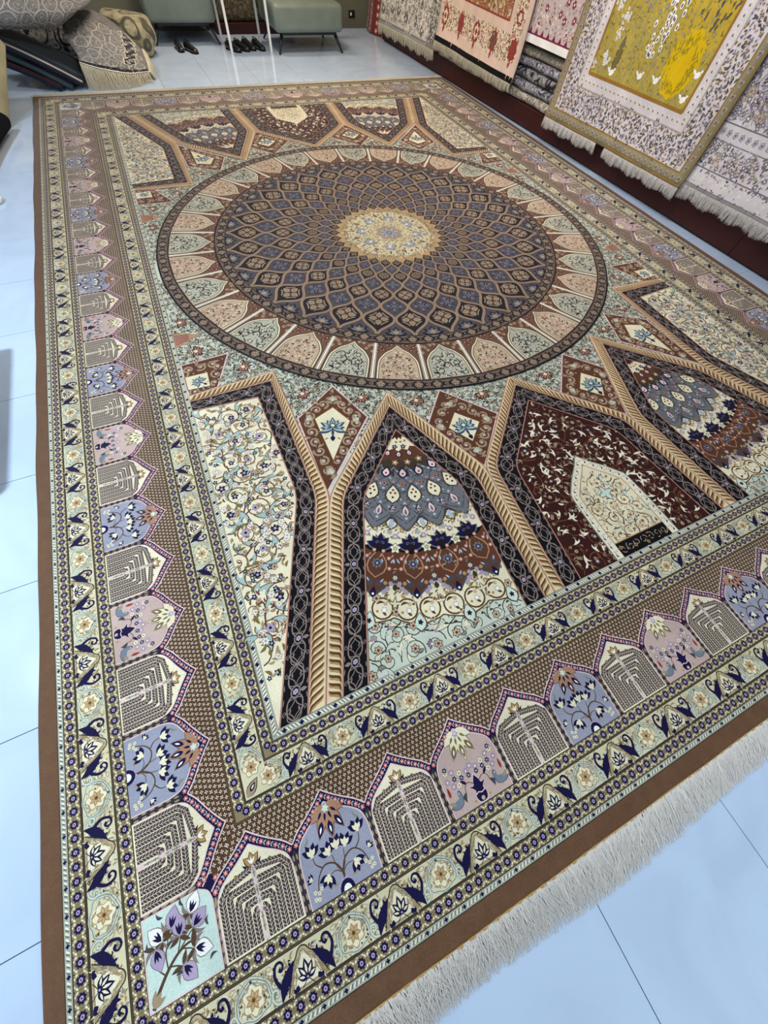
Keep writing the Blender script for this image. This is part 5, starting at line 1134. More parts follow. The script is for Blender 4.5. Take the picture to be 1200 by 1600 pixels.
def des_b(w, h):
    b = Cv(); grid_rect(b, 0.08, w-0.08, 0.13, h, 'b_cream', 1); rg = random.Random(8)
    mo = [m_leaf(0.034, 0.014, 'b_green'), m_leaf(0.03, 0.013, 'b_gold'), m_flower(0.014, 5, 'ivory', 'b_red'), m_flower(0.015, 5, 'b_red', 'ivory'), m_leaf(0.03, 0.013, 'b_red'), m_leaf(0.03, 0.012, 'b_green')]
    for q in (rect(0.08, 0.27, 0.13, h), rect(w-0.27, w-0.08, 0.13, h), rect(0.25, w-0.25, 0.13, 0.325)): sprinkle(b, q, 0.025, mo, 3, 2, 0.004)
    for i, u in enumerate(np.linspace(0.16, w-0.16, 5)):
        b.poly(lobes(u, 0.225, 0.078, 8, 0.10, PI/2, 1.2), 'b_red', 4); b.poly(lobes(u, 0.225, 0.050, 6, 0.14, PI/2, 1.2), 'b_cream' if i % 2 == 0 else 'b_green', 5); b.poly(lobes(u, 0.225, 0.030, 6, 0.2), 'b_red', 6); b.poly(leaf(u, 0.16, -PI/2, 0.075, 0.04), 'b_red', 4)
    for v in (0.45, 0.68, 0.92, 1.2):
        for u in (0.175, w-0.175): b.poly(lobes(u, v, 0.062, 8, 0.1), 'b_red', 4); b.poly(lobes(u, v, 0.036, 6, 0.14), 'b_cream', 5)
    grid_rect(b, 0.26, w-0.26, 0.325, h, 'b_peach', 4.5)
    f = Cv(); grid_rect(f, 0.34, w-0.34, 0.405, h, 'b_gold', 5.5); box_line(f, 0.34, w-0.34, 0.405, h, 0.014, 'b_red', 8)
    sprinkle(f, rect(0.35, w-0.35, 0.415, h), 0.024, mo+[m_flower(0.014, 5, 'b_cream', 'b_gold')], 7, 6, 0.004)
    c0 = (w/2, 0.74); f.poly(lobes(c0[0], c0[1], 0.29, 12, 0.06), 'b_red', 9); f.poly(lobes(c0[0], c0[1], 0.27, 12, 0.06), 'b_gold', 10); f.poly(lobes(c0[0], c0[1], 0.20, 10, 0.08), 'b_cream', 11)
    sprinkle(f, ell(c0[0], c0[1], 0.27, n=24), 0.028, mo, 17, 12, 0.004)
    s = Cv(); grid_rect(s, 0.0, w, 0.0, 0.045, 'black', 1)
    return [('woven_border', b), ('medallion_field', f), ('selvedge', s)]
hang_rug('medallion_rug', 'peach and red rug with a central medallion hanging beside the folded stack', 8.10, 6.20, lambda u: 0.325-0.012*u, 1.5, 'b_peach', des_b, 0.03, 0.05, 0.008, 3.1, 0.07, (1100, 0.075, M_FRINGE2))
def des_c(w, h):
    f = Cv(); grid_rect(f, 0, w, 0, 0.06, 'white', 1); n = 9
    for i in range(n): u = (i+0.5)*w/n; f.poly([(u-0.03, 0.06), (u+0.03, 0.06), (u, 0.11)], 'c_mar', 2)
    stroke_on(f, [(0, 0.062), (w, 0.062)], 0.012, 'c_mar', 2)
    sprinkle(f, rect(0.02, w-0.02, 0.10, h), 0.11, [m_flower(0.030, 6, 'c_mar', 'ivory', 'rose'), m_palm(0.045, 'sal', 'ivory', 'c_mar', 5), m_leaf(0.06, 0.02, 'sal')], 3, 2, 0.02); sprinkle(f, rect(0.02, w-0.02, 0.08, h), 0.045, [m_leaf(0.03, 0.010, 'sal'), m_leaf(0.03, 0.010, 'e_gray'), m_leaf(0.03, 0.012, 'ivory')], 4, 1, 0.01)
    return [('woven_field', f)]
hang_rug('pink_rug', 'dusty pink rug with maroon sprigs and white hem hung above the folded stack', 6.24, 5.32, 0.622, 1.15, 'c_ground', des_c, 0.02, 0.015, 0.004, 0.4, 0.0)
# red striped rug draped to the floor in the far corner
def des_f(w, h):
    out = []
    for i in range(5):
        f = Cv(); out.append(('stripe', f)); u = 0.06+i*(w-0.12)/4; grid_rect(f, u-0.035, u+0.035, 0.0, h, 'f_cream' if i % 2 == 0 else 'red', 1); n = 16; f.stamp(m_flower(0.030, 5, 'f_red' if i % 2 == 0 else 'f_cream', 'ivory'), np.full(n, u), np.linspace(0.04, h-0.05, n), 0, 1, 2)
    return out
w_ = 0.86; ff = lambda P, lift: np.stack([5.40+0.10*np.cos(P[:, 0]/w_*PI*0.9+0.2)**2*0.8-0.05*np.sin(P[:, 0]/w_*PI)-0.05*np.exp(-P[:, 1]/0.25)+0.05*P[:, 1]-lift, 10.93-P[:, 0], 0.012+P[:, 1]], 1)
r = tag(ob('red_striped_rug', sheet_body('red_striped_rug', ff, w_, 1.3, 'f_red', M_RUG)), 'dark red striped rug draped down to the tiles in the far right corner', 'rug', 'rugs hung along the right wall')
for nm, cv in des_f(w_, 1.3): ob(nm, cv.mesh(nm, ff, 0.0004, M_RUG), None, r)
# hanging rail the rugs are folded over
rail = tag(ob('hanging_rail', tube_mesh('hanging_rail', [[(float(XF(1.2))+0.06, 1.2, 2.075), (float(XF(10.9))+0.06, 10.9, 2.075)]], [0.02], 10, M_BLK)), 'black hanging rail above the rugs along the right side', 'rail')
ob('bracket', tube_mesh('bracket', [[(float(XF(y))+0.06, y, 2.075), (XR-0.005, y, 2.075)] for y in (1.3, 6.1, 10.8)], [0.012]*3, 8, M_BLK), None, rail)

def motley(name, c1, c2, c3, scale):
    m, nt, b = principled(name, None, 0.9, 0.15, 0.15); N, Lk = nt.nodes, nt.links
    tc = N.new('ShaderNodeTexCoord'); v = N.new('ShaderNodeTexVoronoi'); v.feature = 'SMOOTH_F1'; v.inputs['Scale'].default_value = scale; nz = N.new('ShaderNodeTexNoise'); nz.inputs['Scale'].default_value = scale*1.7; nz.inputs['Detail'].default_value = 4; nz.inputs['Distortion'].default_value = 2.0
    wv = N.new('ShaderNodeMath'); wv.operation = 'SINE'; ml = N.new('ShaderNodeMath'); ml.operation = 'MULTIPLY'; ml.inputs[1].default_value = 22.0
    Lk.new(tc.outputs['Object'], v.inputs['Vector']); Lk.new(tc.outputs['Object'], nz.inputs['Vector']); Lk.new(v.outputs['Distance'], ml.inputs[0]); Lk.new(ml.outputs[0], wv.inputs[0])
    r1 = N.new('ShaderNodeValToRGB'); r1.color_ramp.elements[0].position = 0.40; r1.color_ramp.elements[1].position = 0.58; r1.color_ramp.elements[0].color = (*L3(c1), 1); r1.color_ramp.elements[1].color = (*L3(c2), 1); Lk.new(nz.outputs['Fac'], r1.inputs[0])
    mx = N.new('ShaderNodeMixRGB'); st = N.new('ShaderNodeMapRange'); st.inputs[1].default_value = 0.3; st.inputs[2].default_value = 0.8; Lk.new(wv.outputs[0], st.inputs[0]); Lk.new(st.outputs[0], mx.inputs[0]); Lk.new(r1.outputs[0], mx.inputs[1]); mx.inputs[2].default_value = (*L3(c3), 1)
    Lk.new(mx.outputs[0], b.inputs['Base Color']); bp = N.new('ShaderNodeBump'); bp.inputs['Strength'].default_value = 0.3; bp.inputs['Distance'].default_value = 0.003; Lk.new(nz.outputs['Fac'], bp.inputs['Height']); Lk.new(bp.outputs[0], b.inputs['Normal'])
    return m
def folded_rug(label, y0, y1, z0, th, depth, mat, seed, dx=0.0, sag=0.0, group='folded rugs stacked on the plinth'):
    """rug folded over once: a U shaped section, its rounded fold to the front"""
    n = 14; prof = []; r = th/2
    for i in range(9): a = PI/2+PI*i/8; prof.append((-r+r*1.0+r*math.cos(a)*1.25, r+r*math.sin(a)))
    prof = [(depth, th)]+prof+[(depth, 0.0)]+[(depth, th*0.44), (0.03, th*0.46), (0.025, th*0.5), (0.03, th*0.54), (depth, th*0.56)]
    rg = random.Random(seed); V, Fc = [], []; m = len(prof)
    for i in range(n+1):
        y = y0+(y1-y0)*i/n; ox = 0.012*math.sin(i*0.8+seed)+dx; oz = -sag*math.sin(PI*i/n)+0.003*math.sin(i*1.3+seed)
        for px, pz in prof: V.append((float(XF(y))+0.10+px+ox, y, z0+pz+(oz if z0 > 0.2 else abs(oz))))
    for i in range(n):
        for k2 in range(m): Fc.append((i*m+k2, i*m+(k2+1) % m, (i+1)*m+(k2+1) % m, (i+1)*m+k2))
    Fc.append(tuple(range(m))); Fc.append(tuple(n*m+k2 for k2 in range(m))[::-1])
    me = bpy.data.meshes.new('folded_rug'); me.from_pydata(V, [], Fc); me.update()
    for p in me.polygons[:-2]: p.use_smooth = True
    return tag(ob('folded_rug', me, mat), label, 'rug', group)
MG = [motley('mottled_%d' % i, *c_) for i, c_ in enumerate((((104, 100, 92), (160, 154, 140), (190, 184, 170), 14), ((112, 110, 116), (186, 184, 190), (70, 68, 84), 16), ((96, 94, 96), (160, 156, 152), (34, 34, 48), 9), ((120, 112, 100), (150, 142, 128), (178, 170, 156), 18), ((92, 74, 62), (122, 100, 84), (70, 56, 50), 14)))]
z = PH_+0.001
for i, (lb, mt, th, dx) in enumerate((('bottom grey folded rug of the stack between two hanging rugs', MG[0], 0.082, -0.055), ('grey and lilac folded rug, second from the bottom of the stack', MG[1], 0.086, -0.035), ('dark chequered folded rug, third from the bottom of the stack', MG[2], 0.088, -0.030), ('pale grey folded rug, fourth from the bottom of the stack', MG[1], 0.078, -0.02), ('beige grey folded rug, second from the top of the stack', MG[3], 0.074, -0.02), ('thin brown folded rug topmost in the stack under the white hem', MG[4], 0.040, 0.0))):
    folded_rug(lb, 5.20, 6.36, z, th-0.011, 0.75, mt, i*1.7+1, dx); z += th
folded_rug('long grey folded rug lying on the plinth below the peach medallion rug', 6.42, 8.06, PH_+0.001, 0.075, 0.7, MG[0], 4.4, -0.10)

# ================================================================== THE PILE OF RUGS AT THE FAR LEFT
def net_map(ctrl, w, h):
    """smooth sheet through a grid of control points; u runs along a row, v from row to row"""
    G = np.array(ctrl, float); nr_, nc = G.shape[:2]
    def spl(A, t):                                  # A (k, ...), t in 0..k-1
        k2 = len(A); i = np.clip(np.floor(t).astype(int), 0, k2-2); f = (t-i).reshape(-1, *([1]*(A.ndim-1)))
        ext = np.concatenate([2*A[:1]-A[1:2], A, 2*A[-1:]-A[-2:-1]]); a, b, c, d = ext[i], ext[i+1], ext[i+2], ext[i+3]
        return 0.5*(2*b+(c-a)*f+(2*a-5*b+4*c-d)*f*f+(3*b-a-3*c+d)*f**3)
    def raw(u, v):
        R = spl(G, np.clip(v/h, 0, 1)*(nr_-1)); out = np.empty((len(u), 3)); t = np.clip(u/w, 0, 1)*(nc-1); i = np.clip(np.floor(t).astype(int), 0, nc-2); f = (t-i)[:, None]
        ext = np.concatenate([2*R[:, :1]-R[:, 1:2], R, 2*R[:, -1:]-R[:, -2:-1]], 1); n = np.arange(len(u)); a, b, c, d = ext[n, i], ext[n, i+1], ext[n, i+2], ext[n, i+3]
        return 0.5*(2*b+(c-a)*f+(2*a-5*b+4*c-d)*f*f+(3*b-a-3*c+d)*f**3)
    def fn(P, lift):
        u, v = P[:, 0], P[:, 1]; p = raw(u, v); e = 1e-3
        du = raw(np.clip(u+e, 0, w), v)-raw(np.clip(u-e, 0, w), v); dv = raw(u, np.clip(v+e, 0, h))-raw(u, np.clip(v-e, 0, h)); n = np.cross(du, dv); n /= np.linalg.norm(n, axis=1)[:, None]+1e-12
        return p+n*lift[:, None]
    return fn
def net_rug(name, label, ctrl, w, h, col, thick, designs=(), mat=M_RUG, nu=24, nv=20, group='rugs heaped at the far left'):
    fn = net_map(ctrl, w, h); o = tag(ob(name, sheet_body(name, fn, w, h, col, mat, thick, nu, nv)), label, 'rug', group)
    for nm, cv in designs: ob(nm, cv.mesh(nm, fn, 0.0004, M_RUG), None, o)
    return o, fn
def paisley(w, h, step, seed, c1, c2, c3, edge=None):
    f = Cv(); q = rect(0.0, w, 0.0, h)
    sprinkle(f, q, step*0.22, [m_leaf(0.05, 0.02, c1), m_leaf(0.045, 0.018, c2), m_flower(0.02, 5, c1, c3)], seed, 1, 0.01)
    rg = random.Random(seed); P = hexgrid(q, step, rng0, 0.1)
    for x, y in P:
        if not ok(np.array([[x, y]]), q, step*0.45)[0]: continue
        a = rg.uniform(0, 6); b = lobes(x, y, step*0.45, 3, 0.10, a, 1.15); f.poly(b, c1, 2); f.stroke(b, 0.012, c3, 4, True); f.stroke(lobes(x, y, step*0.36, 3, 0.10, a, 1.15), 0.006, c2, 4, True); f.poly(lobes(x, y, step*0.29, 4, 0.10, a), c2, 3); f.stroke(lobes(x, y, step*0.20, 4, 0.14, a+0.4), 0.007, c1, 4, True); f.stroke(spiral(x, y, step*0.14, a, 1.3), 0.006, c1, 4.5); f.stamp(m_flower(step*0.09, 5, c3, c1), [x], [y], 0, 1, 5)
    return f
drape = [[(0.609, 8.22, 0.187), (0.762, 8.20, 0.149), (0.939, 8.20, 0.116), (1.117, 8.25, 0.085), (1.335, 8.40, 0.066)],
   [(0.620, 8.30, 0.232), (0.805, 8.28, 0.215), (0.987, 8.30, 0.190), (1.169, 8.36, 0.155), (1.351, 8.50, 0.105)],
   [(0.574, 8.45, 0.325), (0.815, 8.45, 0.323), (1.007, 8.50, 0.268), (1.191, 8.55, 0.198), (1.356, 8.65, 0.123)],
   [(0.583, 8.70, 0.390), (0.801, 8.75, 0.405), (0.995, 8.80, 0.350), (1.179, 8.85, 0.255), (1.359, 8.90, 0.129)],
   [(0.724, 9.05, 0.428), (0.874, 9.10, 0.439), (1.032, 9.15, 0.387), (1.195, 9.15, 0.281), (1.366, 9.15, 0.117)]]
W1, H1 = 0.82, 1.0
f = paisley(W1, H1-0.10, 0.15, 3, 'pg', 'pg_m', 'pg_l'); fb = Cv(); grid_rect(fb, 0.0, W1, 0.0, 0.085, 'pg_d', 3, 0.03); stroke_on(fb, [(0, 0.012), (W1, 0.012)], 0.020, 'ivory', 6, 0.03)
grid_rect(fb, 0.0, W1, 0.085, 0.155, 'pg', 3, 0.03); sprinkle(fb, rect(0, W1, 0.086, 0.155), 0.024, [m_flower(0.010, 5, 'ivory', 'pg_d'), m_leaf(0.02, 0.009, 'pg_d')], 4, 4, 0.004)
for i in range(5): x = 0.60+0.02*i; y = 0.25+0.15*i; fb.poly(lobes(x, y, 0.085, 6, 0.12, 0.6, 1.2), 'ivory', 6); fb.poly(lobes(x, y, 0.072, 6, 0.12, 0.6, 1.2), 'pg_d', 7); fb.stamp(m_flower(0.022, 6, 'pg_l', 'pg_d'), [x-0.02, x+0.02], [y-0.02, y+0.025], 0, 1, 8)
rug1, fn1 = net_rug('paisley_rug', 'grey paisley rug with cream fringe sliding off the heap onto the tiles', drape, W1, H1, 'pg', 0.014, [('woven_field', f), ('end_band', fb)])
r = np.random.default_rng(5); NF = 460
u = np.linspace(0.0, W1, NF)+0.010*np.sin(np.linspace(0, 190, NF)); B = fn1(np.stack([np.clip(u, 0, W1), 0*u], 1), np.full(NF, -0.004)); k = 6; s = np.linspace(0, 1, k); P = np.repeat(B[:, None, :], k, 1); fl = B[:, 2]
P[:, :, 1] -= (0.13*r.uniform(0.75, 1.12, NF))[:, None]*s; P[:, :, 0] += (r.normal(0.0, 0.022, NF))[:, None]*s; P[:, :, 2] = np.maximum(0.004, B[:, 2:3]*(1-s**0.8*1.05)+r.uniform(0, 0.016, NF)[:, None]*np.sin(s*PI))
ob('fringe', thread_mesh('fringe', P, 0.0018, M_FRINGE2), None, rug1, kind='stuff')
v = np.linspace(0.0, H1, 700); B = fn1(np.stack([0*v+W1, v], 1), np.full(700, -0.004)); P = np.repeat(B[:, None, :], k, 1); P[:, :, 0] += (0.055*r.uniform(0.7, 1.2, 700))[:, None]*s; P[:, :, 1] += r.normal(0, 0.012, 700)[:, None]*s; P[:, :, 2] = np.maximum(0.004, B[:, 2:3]+0.012*np.sin(s*PI)-0.06*s**1.5)
ob('side_fringe', thread_mesh('side_fringe', P, 0.0026, M_FRINGE2), None, rug1, kind='stuff')
lobe = [[(-0.416, 8.56, 0.375), (0.058, 8.52, 0.378), (0.311, 8.52, 0.378), (0.492, 8.56, 0.378), (0.585, 8.60, 0.405)],
   [(-0.349, 8.30, 0.421), (0.112, 8.26, 0.425), (0.358, 8.26, 0.428), (0.560, 8.30, 0.430), (0.684, 8.40, 0.458)],
   [(-0.261, 8.25, 0.513), (0.197, 8.20, 0.528), (0.440, 8.20, 0.536), (0.678, 8.30, 0.523), (0.835, 8.45, 0.519)],
   [(-0.205, 8.45, 0.614), (0.262, 8.40, 0.638), (0.502, 8.40, 0.640), (0.722, 8.50, 0.597), (0.948, 8.70, 0.538)],
   [(-0.245, 9.00, 0.660), (0.239, 9.00, 0.680), (0.495, 9.00, 0.670), (0.725, 9.00, 0.616), (1.002, 9.10, 0.525)]]
W2, H2 = 1.2, 1.0
net_rug('paisley_rug', 'thick grey paisley rug folded over the top of the heap at the far left', lobe, W2, H2, 'pg', 0.03, [('woven_field', paisley(W2, H2, 0.20, 8, 'pg', 'pg_m', 'pg_l'))])
# thin rugs sloping out from under it
def slope_rug(label, a, b, top, wid, cols, seed, y_back):
    (xa, ya, za), (xb, yb, zb) = a, b; n = 6; rows = []
    front = [(xa+(xb-xa)*t, ya+(yb-ya)*t, za+(zb-za)*t+0.012*math.sin(PI*t)) for t in np.linspace(0, 1, 5)]
    rows = [front, [(x+0.02, y+0.12, z+0.028) for x, y, z in front], [(x+0.03, y+(y_back-y)*0.6, z+0.036) for x, y, z in front], [(x+0.04, y_back, z+0.036) for x, y, z in front]]
    W3, H3 = 0.75, 0.6; f = Cv()
    stripes = []
    for i, c_ in enumerate(cols): q_ = Cv(); grid_rect(q_, 0, W3, 0.02+i*0.07, 0.075+i*0.07, c_, 1, 0.05); stripes.append(('stripe', q_))
    sprinkle(f, rect(0, W3, 0.0, H3), 0.04, [m_leaf(0.03, 0.012, cols[-1]), m_flower(0.014, 5, cols[0], cols[-1])], seed, 2, 0.006)
    return net_rug('sloping_rug', label, rows, W3, H3, cols[0], 0.018, stripes, nu=12, nv=8)
slope_rug('dark navy striped rug sloping to the floor under the grey paisley rugs', (-0.16, 8.30, 0.330), (0.545, 8.10, 0.040), 0, 0, ['nav', 'pg_l', 'nav', 'tl'], 1, 8.9)
slope_rug('dark teal rug sloping below the navy striped rug in the heap', (-0.20, 8.27, 0.275), (0.430, 8.09, 0.024), 0, 0, ['tl', 'nav', 'tl', 'pg'], 2, 8.9)
slope_rug('dark rug with a maroon stripe lowest on the sloping side of the heap', (-0.24, 8.24, 0.215), (0.310, 8.08, 0.022), 0, 0, ['nav', 'f_red', 'tl', 'sal'], 3, 8.9)
def lump(name, c_, rad, seed, mat, folds=5, flat=0.0):
    bm = bmesh.new(); bmesh.ops.create_uvsphere(bm, u_segments=48, v_segments=28, radius=1.0); rg = random.Random(seed); ph = [rg.uniform(0, 6) for _ in range(4)]
    for v in bm.verts:
        x, y, z = v.co; e = 0.62
        p = Vector((math.copysign(abs(x)**e, x), math.copysign(abs(y)**e, y), math.copysign(abs(z)**0.7, z))); k2 = 1+0.05*math.sin(folds*x+2.2*z+ph[0])+0.045*math.sin(folds*1.6*z+3*y+ph[1])+0.03*math.sin(9*z+4*x+ph[2])
        v.co = (p.x*rad[0]*k2*(1-0.12*max(0, z)), p.y*rad[1]*k2, max(-1.0, p.z*k2)*rad[2])
    for f_ in bm.faces: f_.smooth = True
    me = bpy.data.meshes.new(name); bm.to_mesh(me); bm.free(); return ob(name, me, mat, None, c_)
MO = motley('olive_rug', (128, 122, 96), (168, 160, 130), (86, 84, 70), 5.0)
tag(lump('bundled_rug', (1.26, 9.56, 0.186), (0.36, 0.28, 0.184), 3, MO), 'bundled cream and olive rug behind the grey heap', 'rug', 'rugs heaped at the far left')
tag(lump('bundled_rug', (0.16, 9.46, 0.152), (0.56, 0.24, 0.15), 5, MG[2]), 'dark grey bundled rug underneath the back of the far left heap', 'rug', 'rugs heaped at the far left')
# rugs along the left edge
be = [[(-1.15, 7.75, 0.50), (-0.30, 7.75, 0.47), (-0.02, 7.75, 0.445), (0.045, 7.70, 0.40)], [(-1.15, 7.50, 0.46), (-0.35, 7.48, 0.40), (-0.11, 7.48, 0.32), (-0.055, 7.45, 0.25)], [(-1.15, 7.20, 0.40), (-0.45, 7.18, 0.28), (-0.22, 7.18, 0.15), (-0.185, 7.16, 0.06)], [(-1.15, 7.05, 0.36), (-0.55, 7.04, 0.20), (-0.30, 7.04, 0.06), (-0.22, 7.03, 0.022)]]
fbz = Cv(); sprinkle(fbz, rect(0.02, 1.28, 0.02, 1.48), 0.06, [m_leaf(0.05, 0.02, 'ol_d'), m_flower(0.022, 5, 'ivory', 'ol_d'), m_leaf(0.05, 0.02, 'ivory')], 3, 1, 0.01)
net_rug('beige_rug', 'beige patterned rug draped down at the left edge beside the carpet', [[p for p in row_] for row_ in be], 1.3, 1.5, 'ol', 0.014, [('woven_field', fbz)])
bk = [[(-1.1, 6.90, 0.36), (-0.50, 6.95, 0.24), (-0.20, 7.00, 0.10), (-0.168, 6.88, 0.045)], [(-1.1, 6.60, 0.38), (-0.55, 6.60, 0.26), (-0.32, 6.60, 0.13), (-0.225, 6.60, 0.045)], [(-1.1, 6.25, 0.38), (-0.60, 6.20, 0.26), (-0.40, 6.15, 0.12), (-0.30, 6.12, 0.045)], [(-1.1, 5.75, 0.36), (-0.66, 5.70, 0.24), (-0.46, 5.68, 0.11), (-0.36, 5.65, 0.045)]]
MB_ = plain('black_cloth', (15, 15, 18), 0.9, 0.1, 0.0)
net_rug('black_rug', 'black folded cloth lying over the beige rug at the left edge', bk, 1.2, 1.3, 'black', 0.02, (), MB_)
def left_shadow_stack(y0, y1, n, x1, labels, seed):
    z = 0.0
    for i in range(n):
        th = 0.085; xa = -1.45+0.02*math.sin(i*2+seed); xb = x1+0.03*math.sin(i*1.7+seed); me = box_mesh('folded_rug', xa, xb, y0+0.02*math.sin(i+seed), y1-0.02*math.cos(i*1.3), z, z+th-0.004, 0.03)
        for p in me.polygons: p.use_smooth = True
        tag(ob('folded_rug', me, MG[(i+int(seed)) % 5]), labels % ('bottom', 'second', 'third', 'fourth', 'fifth', 'sixth', 'seventh')[i], 'rug', 'unseen folded rugs added at the left to cast a shadow'); z += th
left_shadow_stack(2.30, 3.26, 6, -0.37, '%s folded rug of the unseen stack added past the left edge to cast a shadow', 1)  # unseen stack, added to throw the shadow onto the left tiles
wt = lump('white_tassel', (-0.275, 5.40, 0.018), (0.05, 0.045, 0.018), 6, M_FRINGE, 7); tag(wt, 'small white tassel end on the tiles at the left edge', 'tassel')

# ================================================================== SEATS, TABLE AND SHOES AT THE FAR END
M_UPH = textile('grey_green_leatherette', L3((112, 122, 112)), 160, 0.05, 0.05, 0.0); M_UPH.node_tree.nodes['Principled BSDF'].inputs['Roughness'].default_value = 0.42; M_UPH.node_tree.nodes['Principled BSDF'].inputs['Specular IOR Level'].default_value = 0.45
M_LEG = plain('black_metal', (18, 18, 20), 0.4, 0.5); M_WHT = plain('white_metal', (228, 228, 226), 0.35, 0.5)
def soft_box(name, x0, x1, y0, y1, z0, z1, r_, mat, parent, puff=0.0):
    bm = bmesh.new(); bmesh.ops.create_cube(bm, size=1)
    for v in bm.verts: v.co = (x0+(v.co.x+.5)*(x1-x0), y0+(v.co.y+.5)*(y1-y0), z0+(v.co.z+.5)*(z1-z0))
    bmesh.ops.bevel(bm, geom=bm.edges[:], offset=r_, segments=5, affect='EDGES', profile=0.5)
    for f_ in bm.faces: f_.smooth = True
    me = bpy.data.meshes.new(name); bm.to_mesh(me); bm.free(); return ob(name, me, mat, parent)
def armchair(label, x0, x1, y0, y1):
    t = bpy.data.objects.new('armchair', None); COL.objects.link(t); t.location = ((x0+x1)/2, (y0+y1)/2, 0); tag(t, label, 'chair', 'grey green upholstered chairs'); w, d = (x1-x0)/2, (y1-y0)/2
    soft_box('seat', -w, w, -d, d*0.72, 0.195, 0.455, 0.055, M_UPH, t); soft_box('backrest', -w, w, d*0.66, d, 0.195, 0.86, 0.06, M_UPH, t)
    soft_box('under_frame', -w+0.10, w-0.10, -d+0.08, d-0.08, 0.165, 0.198, 0.008, M_LEG, t)
    for sx in (-1, 1):
        for sy in (-1, 1): ob('leg', tube_mesh('leg', [[(sx*(w-0.11), sy*(d-0.12), 0.185), (sx*(w-0.07), sy*(d-0.075), 0.10), (sx*(w-0.015), sy*(d-0.02), 0.0)]], [[0.026, 0.020, 0.012]], 10, M_LEG), None, t)
    return t
armchair('grey green upholstered chair on black tapered legs right of the white table', 3.29, 4.35, 9.30, 10.26)
armchair('grey green upholstered chair on black legs behind the pair of shoes, left of the table', 1.60, 2.56, 9.92, 10.86)
t = bpy.data.objects.new('side_table', None); COL.objects.link(t); t.location = (2.92, 9.76, 0); tag(t, 'white metal side table on thin square legs between the two chairs', 'table')
for x, y in ((2.615, 9.46), (2.60, 10.06), (3.215, 9.46), (3.20, 10.06)):
    ob('leg', box_mesh('leg', x-2.92-0.016, x-2.92+0.016, y-9.76-0.016, y-9.76+0.016, 0, 0.60, 0.002), M_WHT, t)
ob('table_top', box_mesh('table_top', -0.35, 0.33, -0.33, 0.33, 0.60, 0.62, 0.004), M_WHT, t)
for y in (-0.30, 0.30): ob('rail', box_mesh('rail', -0.30, 0.28, y-0.012, y+0.012, 0.565, 0.598, 0.002), M_WHT, t)
pf = tag(ob('low_platform', box_mesh('low_platform', 2.62, 3.9, 10.52, 11.0, 0, 0.11, 0.006), M_WOOD), 'dark red brown low platform against the far wall behind the chairs', 'platform')
MBR = motley('brown_rug', (60, 52, 42), (92, 82, 64), (112, 100, 78), 14)
me = box_mesh('folded_rug', 2.62, 3.6, 10.56, 10.99, 0.112, 0.62, 0.05)
for p in me.polygons: p.use_smooth = True
tag(ob('folded_rug', me, MBR), 'brown patterned folded rug on the low platform behind the white table', 'rug')
def shoe_mesh():
    secs = [(-0.135, 0.030, 0.060), (-0.115, 0.038, 0.072), (-0.06, 0.037, 0.075), (-0.01, 0.036, 0.070), (0.04, 0.043, 0.052), (0.09, 0.046, 0.040), (0.125, 0.038, 0.032), (0.148, 0.018, 0.022)]
    V, Fc = [], []; n = 14
    for x, w, h in secs:
        for i in range(n):
            a = 2*PI*i/n; y = w*math.copysign(abs(math.cos(a))**0.7, math.cos(a)); z = 0.014+h*max(0, math.sin(a))**0.8 if math.sin(a) >= 0 else 0.014-0.002*abs(math.sin(a)); V.append((x, y, z))
    for k2 in range(len(secs)-1):
        for i in range(n): Fc.append((k2*n+i, k2*n+(i+1) % n, (k2+1)*n+(i+1) % n, (k2+1)*n+i))
    Fc.append(tuple(range(n))[::-1]); Fc.append(tuple((len(secs)-1)*n+i for i in range(n)))
    me = bpy.data.meshes.new('shoe_upper'); me.from_pydata(V, [], Fc); me.update()
    for p in me.polygons: p.use_smooth = True
    return me
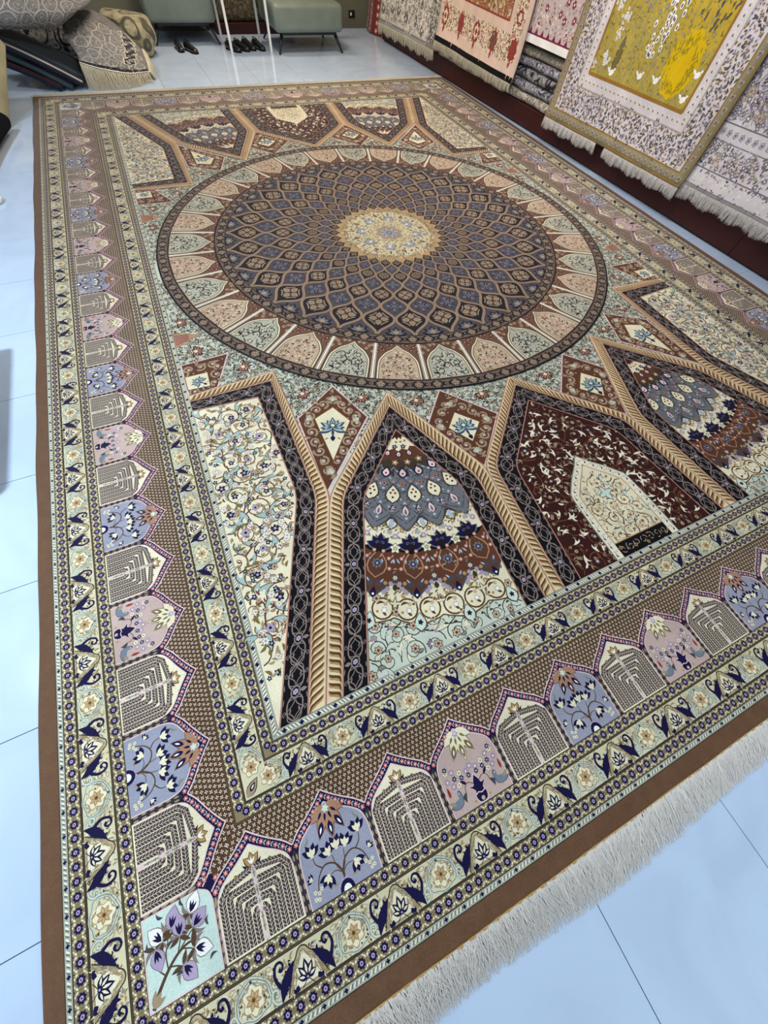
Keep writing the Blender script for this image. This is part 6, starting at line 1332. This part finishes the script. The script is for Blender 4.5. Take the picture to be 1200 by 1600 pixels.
def sole_mesh():
    out = [(-0.142, 0), (-0.135, 0.030), (-0.10, 0.041), (-0.05, 0.036), (0.0, 0.036), (0.05, 0.047), (0.10, 0.047), (0.14, 0.032), (0.155, 0)]
    pts = out+[(x, -y) for x, y in out[::-1][1:-1]]; bm = bmesh.new(); b = [bm.verts.new((x, y, 0.0)) for x, y in pts]; t_ = [bm.verts.new((x, y, 0.014)) for x, y in pts]; bm.faces.new(b[::-1]); bm.faces.new(t_)
    for i in range(len(pts)): bm.faces.new((b[i], b[(i+1) % len(pts)], t_[(i+1) % len(pts)], t_[i]))
    me = bpy.data.meshes.new('sole'); bm.to_mesh(me); bm.free(); return me
M_SHOE = plain('black_leather', (16, 16, 18), 0.25, 0.6); M_SOLE = plain('black_rubber', (10, 10, 11), 0.7, 0.2); M_IN = plain('shoe_lining', (28, 26, 26), 0.9, 0.1)
UP, SO = shoe_mesh(), sole_mesh(); UP.materials.append(M_SHOE); SO.materials.append(M_SOLE)
for x, y, a, lb in ((1.90, 9.70, -1.45, 'black leather shoe, left one of the pair before the left chair'), (2.05, 9.60, -1.15, 'black leather shoe, right one of the pair before the left chair'), (2.67, 9.60, -1.0, 'black shoe under the white table nearest its left leg'), (2.80, 9.63, -0.9, 'black shoe second from the left under the white table'), (2.925, 9.68, -1.1, 'black shoe third from the left under the white table'), (3.07, 9.66, -1.2, 'black shoe under the white table nearest the right chair')):
    sh = bpy.data.objects.new('shoe', None); COL.objects.link(sh); sh.location = (x, y, 0); sh.rotation_euler = (0, 0, a); tag(sh, lb, 'shoe', 'black shoes on the tiles'); ob('upper', UP, None, sh); ob('sole', SO, None, sh)
    ob('opening', tube_mesh('opening', [np.array([(-0.065+0.052*math.cos(q), 0.026*math.sin(q), 0.086-0.012*math.cos(q)) for q in np.linspace(0, 2*PI, 17)])], [0.005], 6, M_IN), None, sh)
so = bpy.data.objects.new('wall_socket', None); COL.objects.link(so); so.location = (5.17, YF-0.001, 0.125); tag(so, 'black wall socket low on the olive far wall', 'socket')
ob('plate', box_mesh('plate', -0.06, 0.06, -0.012, 0.0, -0.04, 0.04, 0.003), M_LEG, so); ob('switch', box_mesh('switch', -0.03, 0.0, -0.017, -0.0125, -0.016, 0.018, 0.002), M_WHT, so)
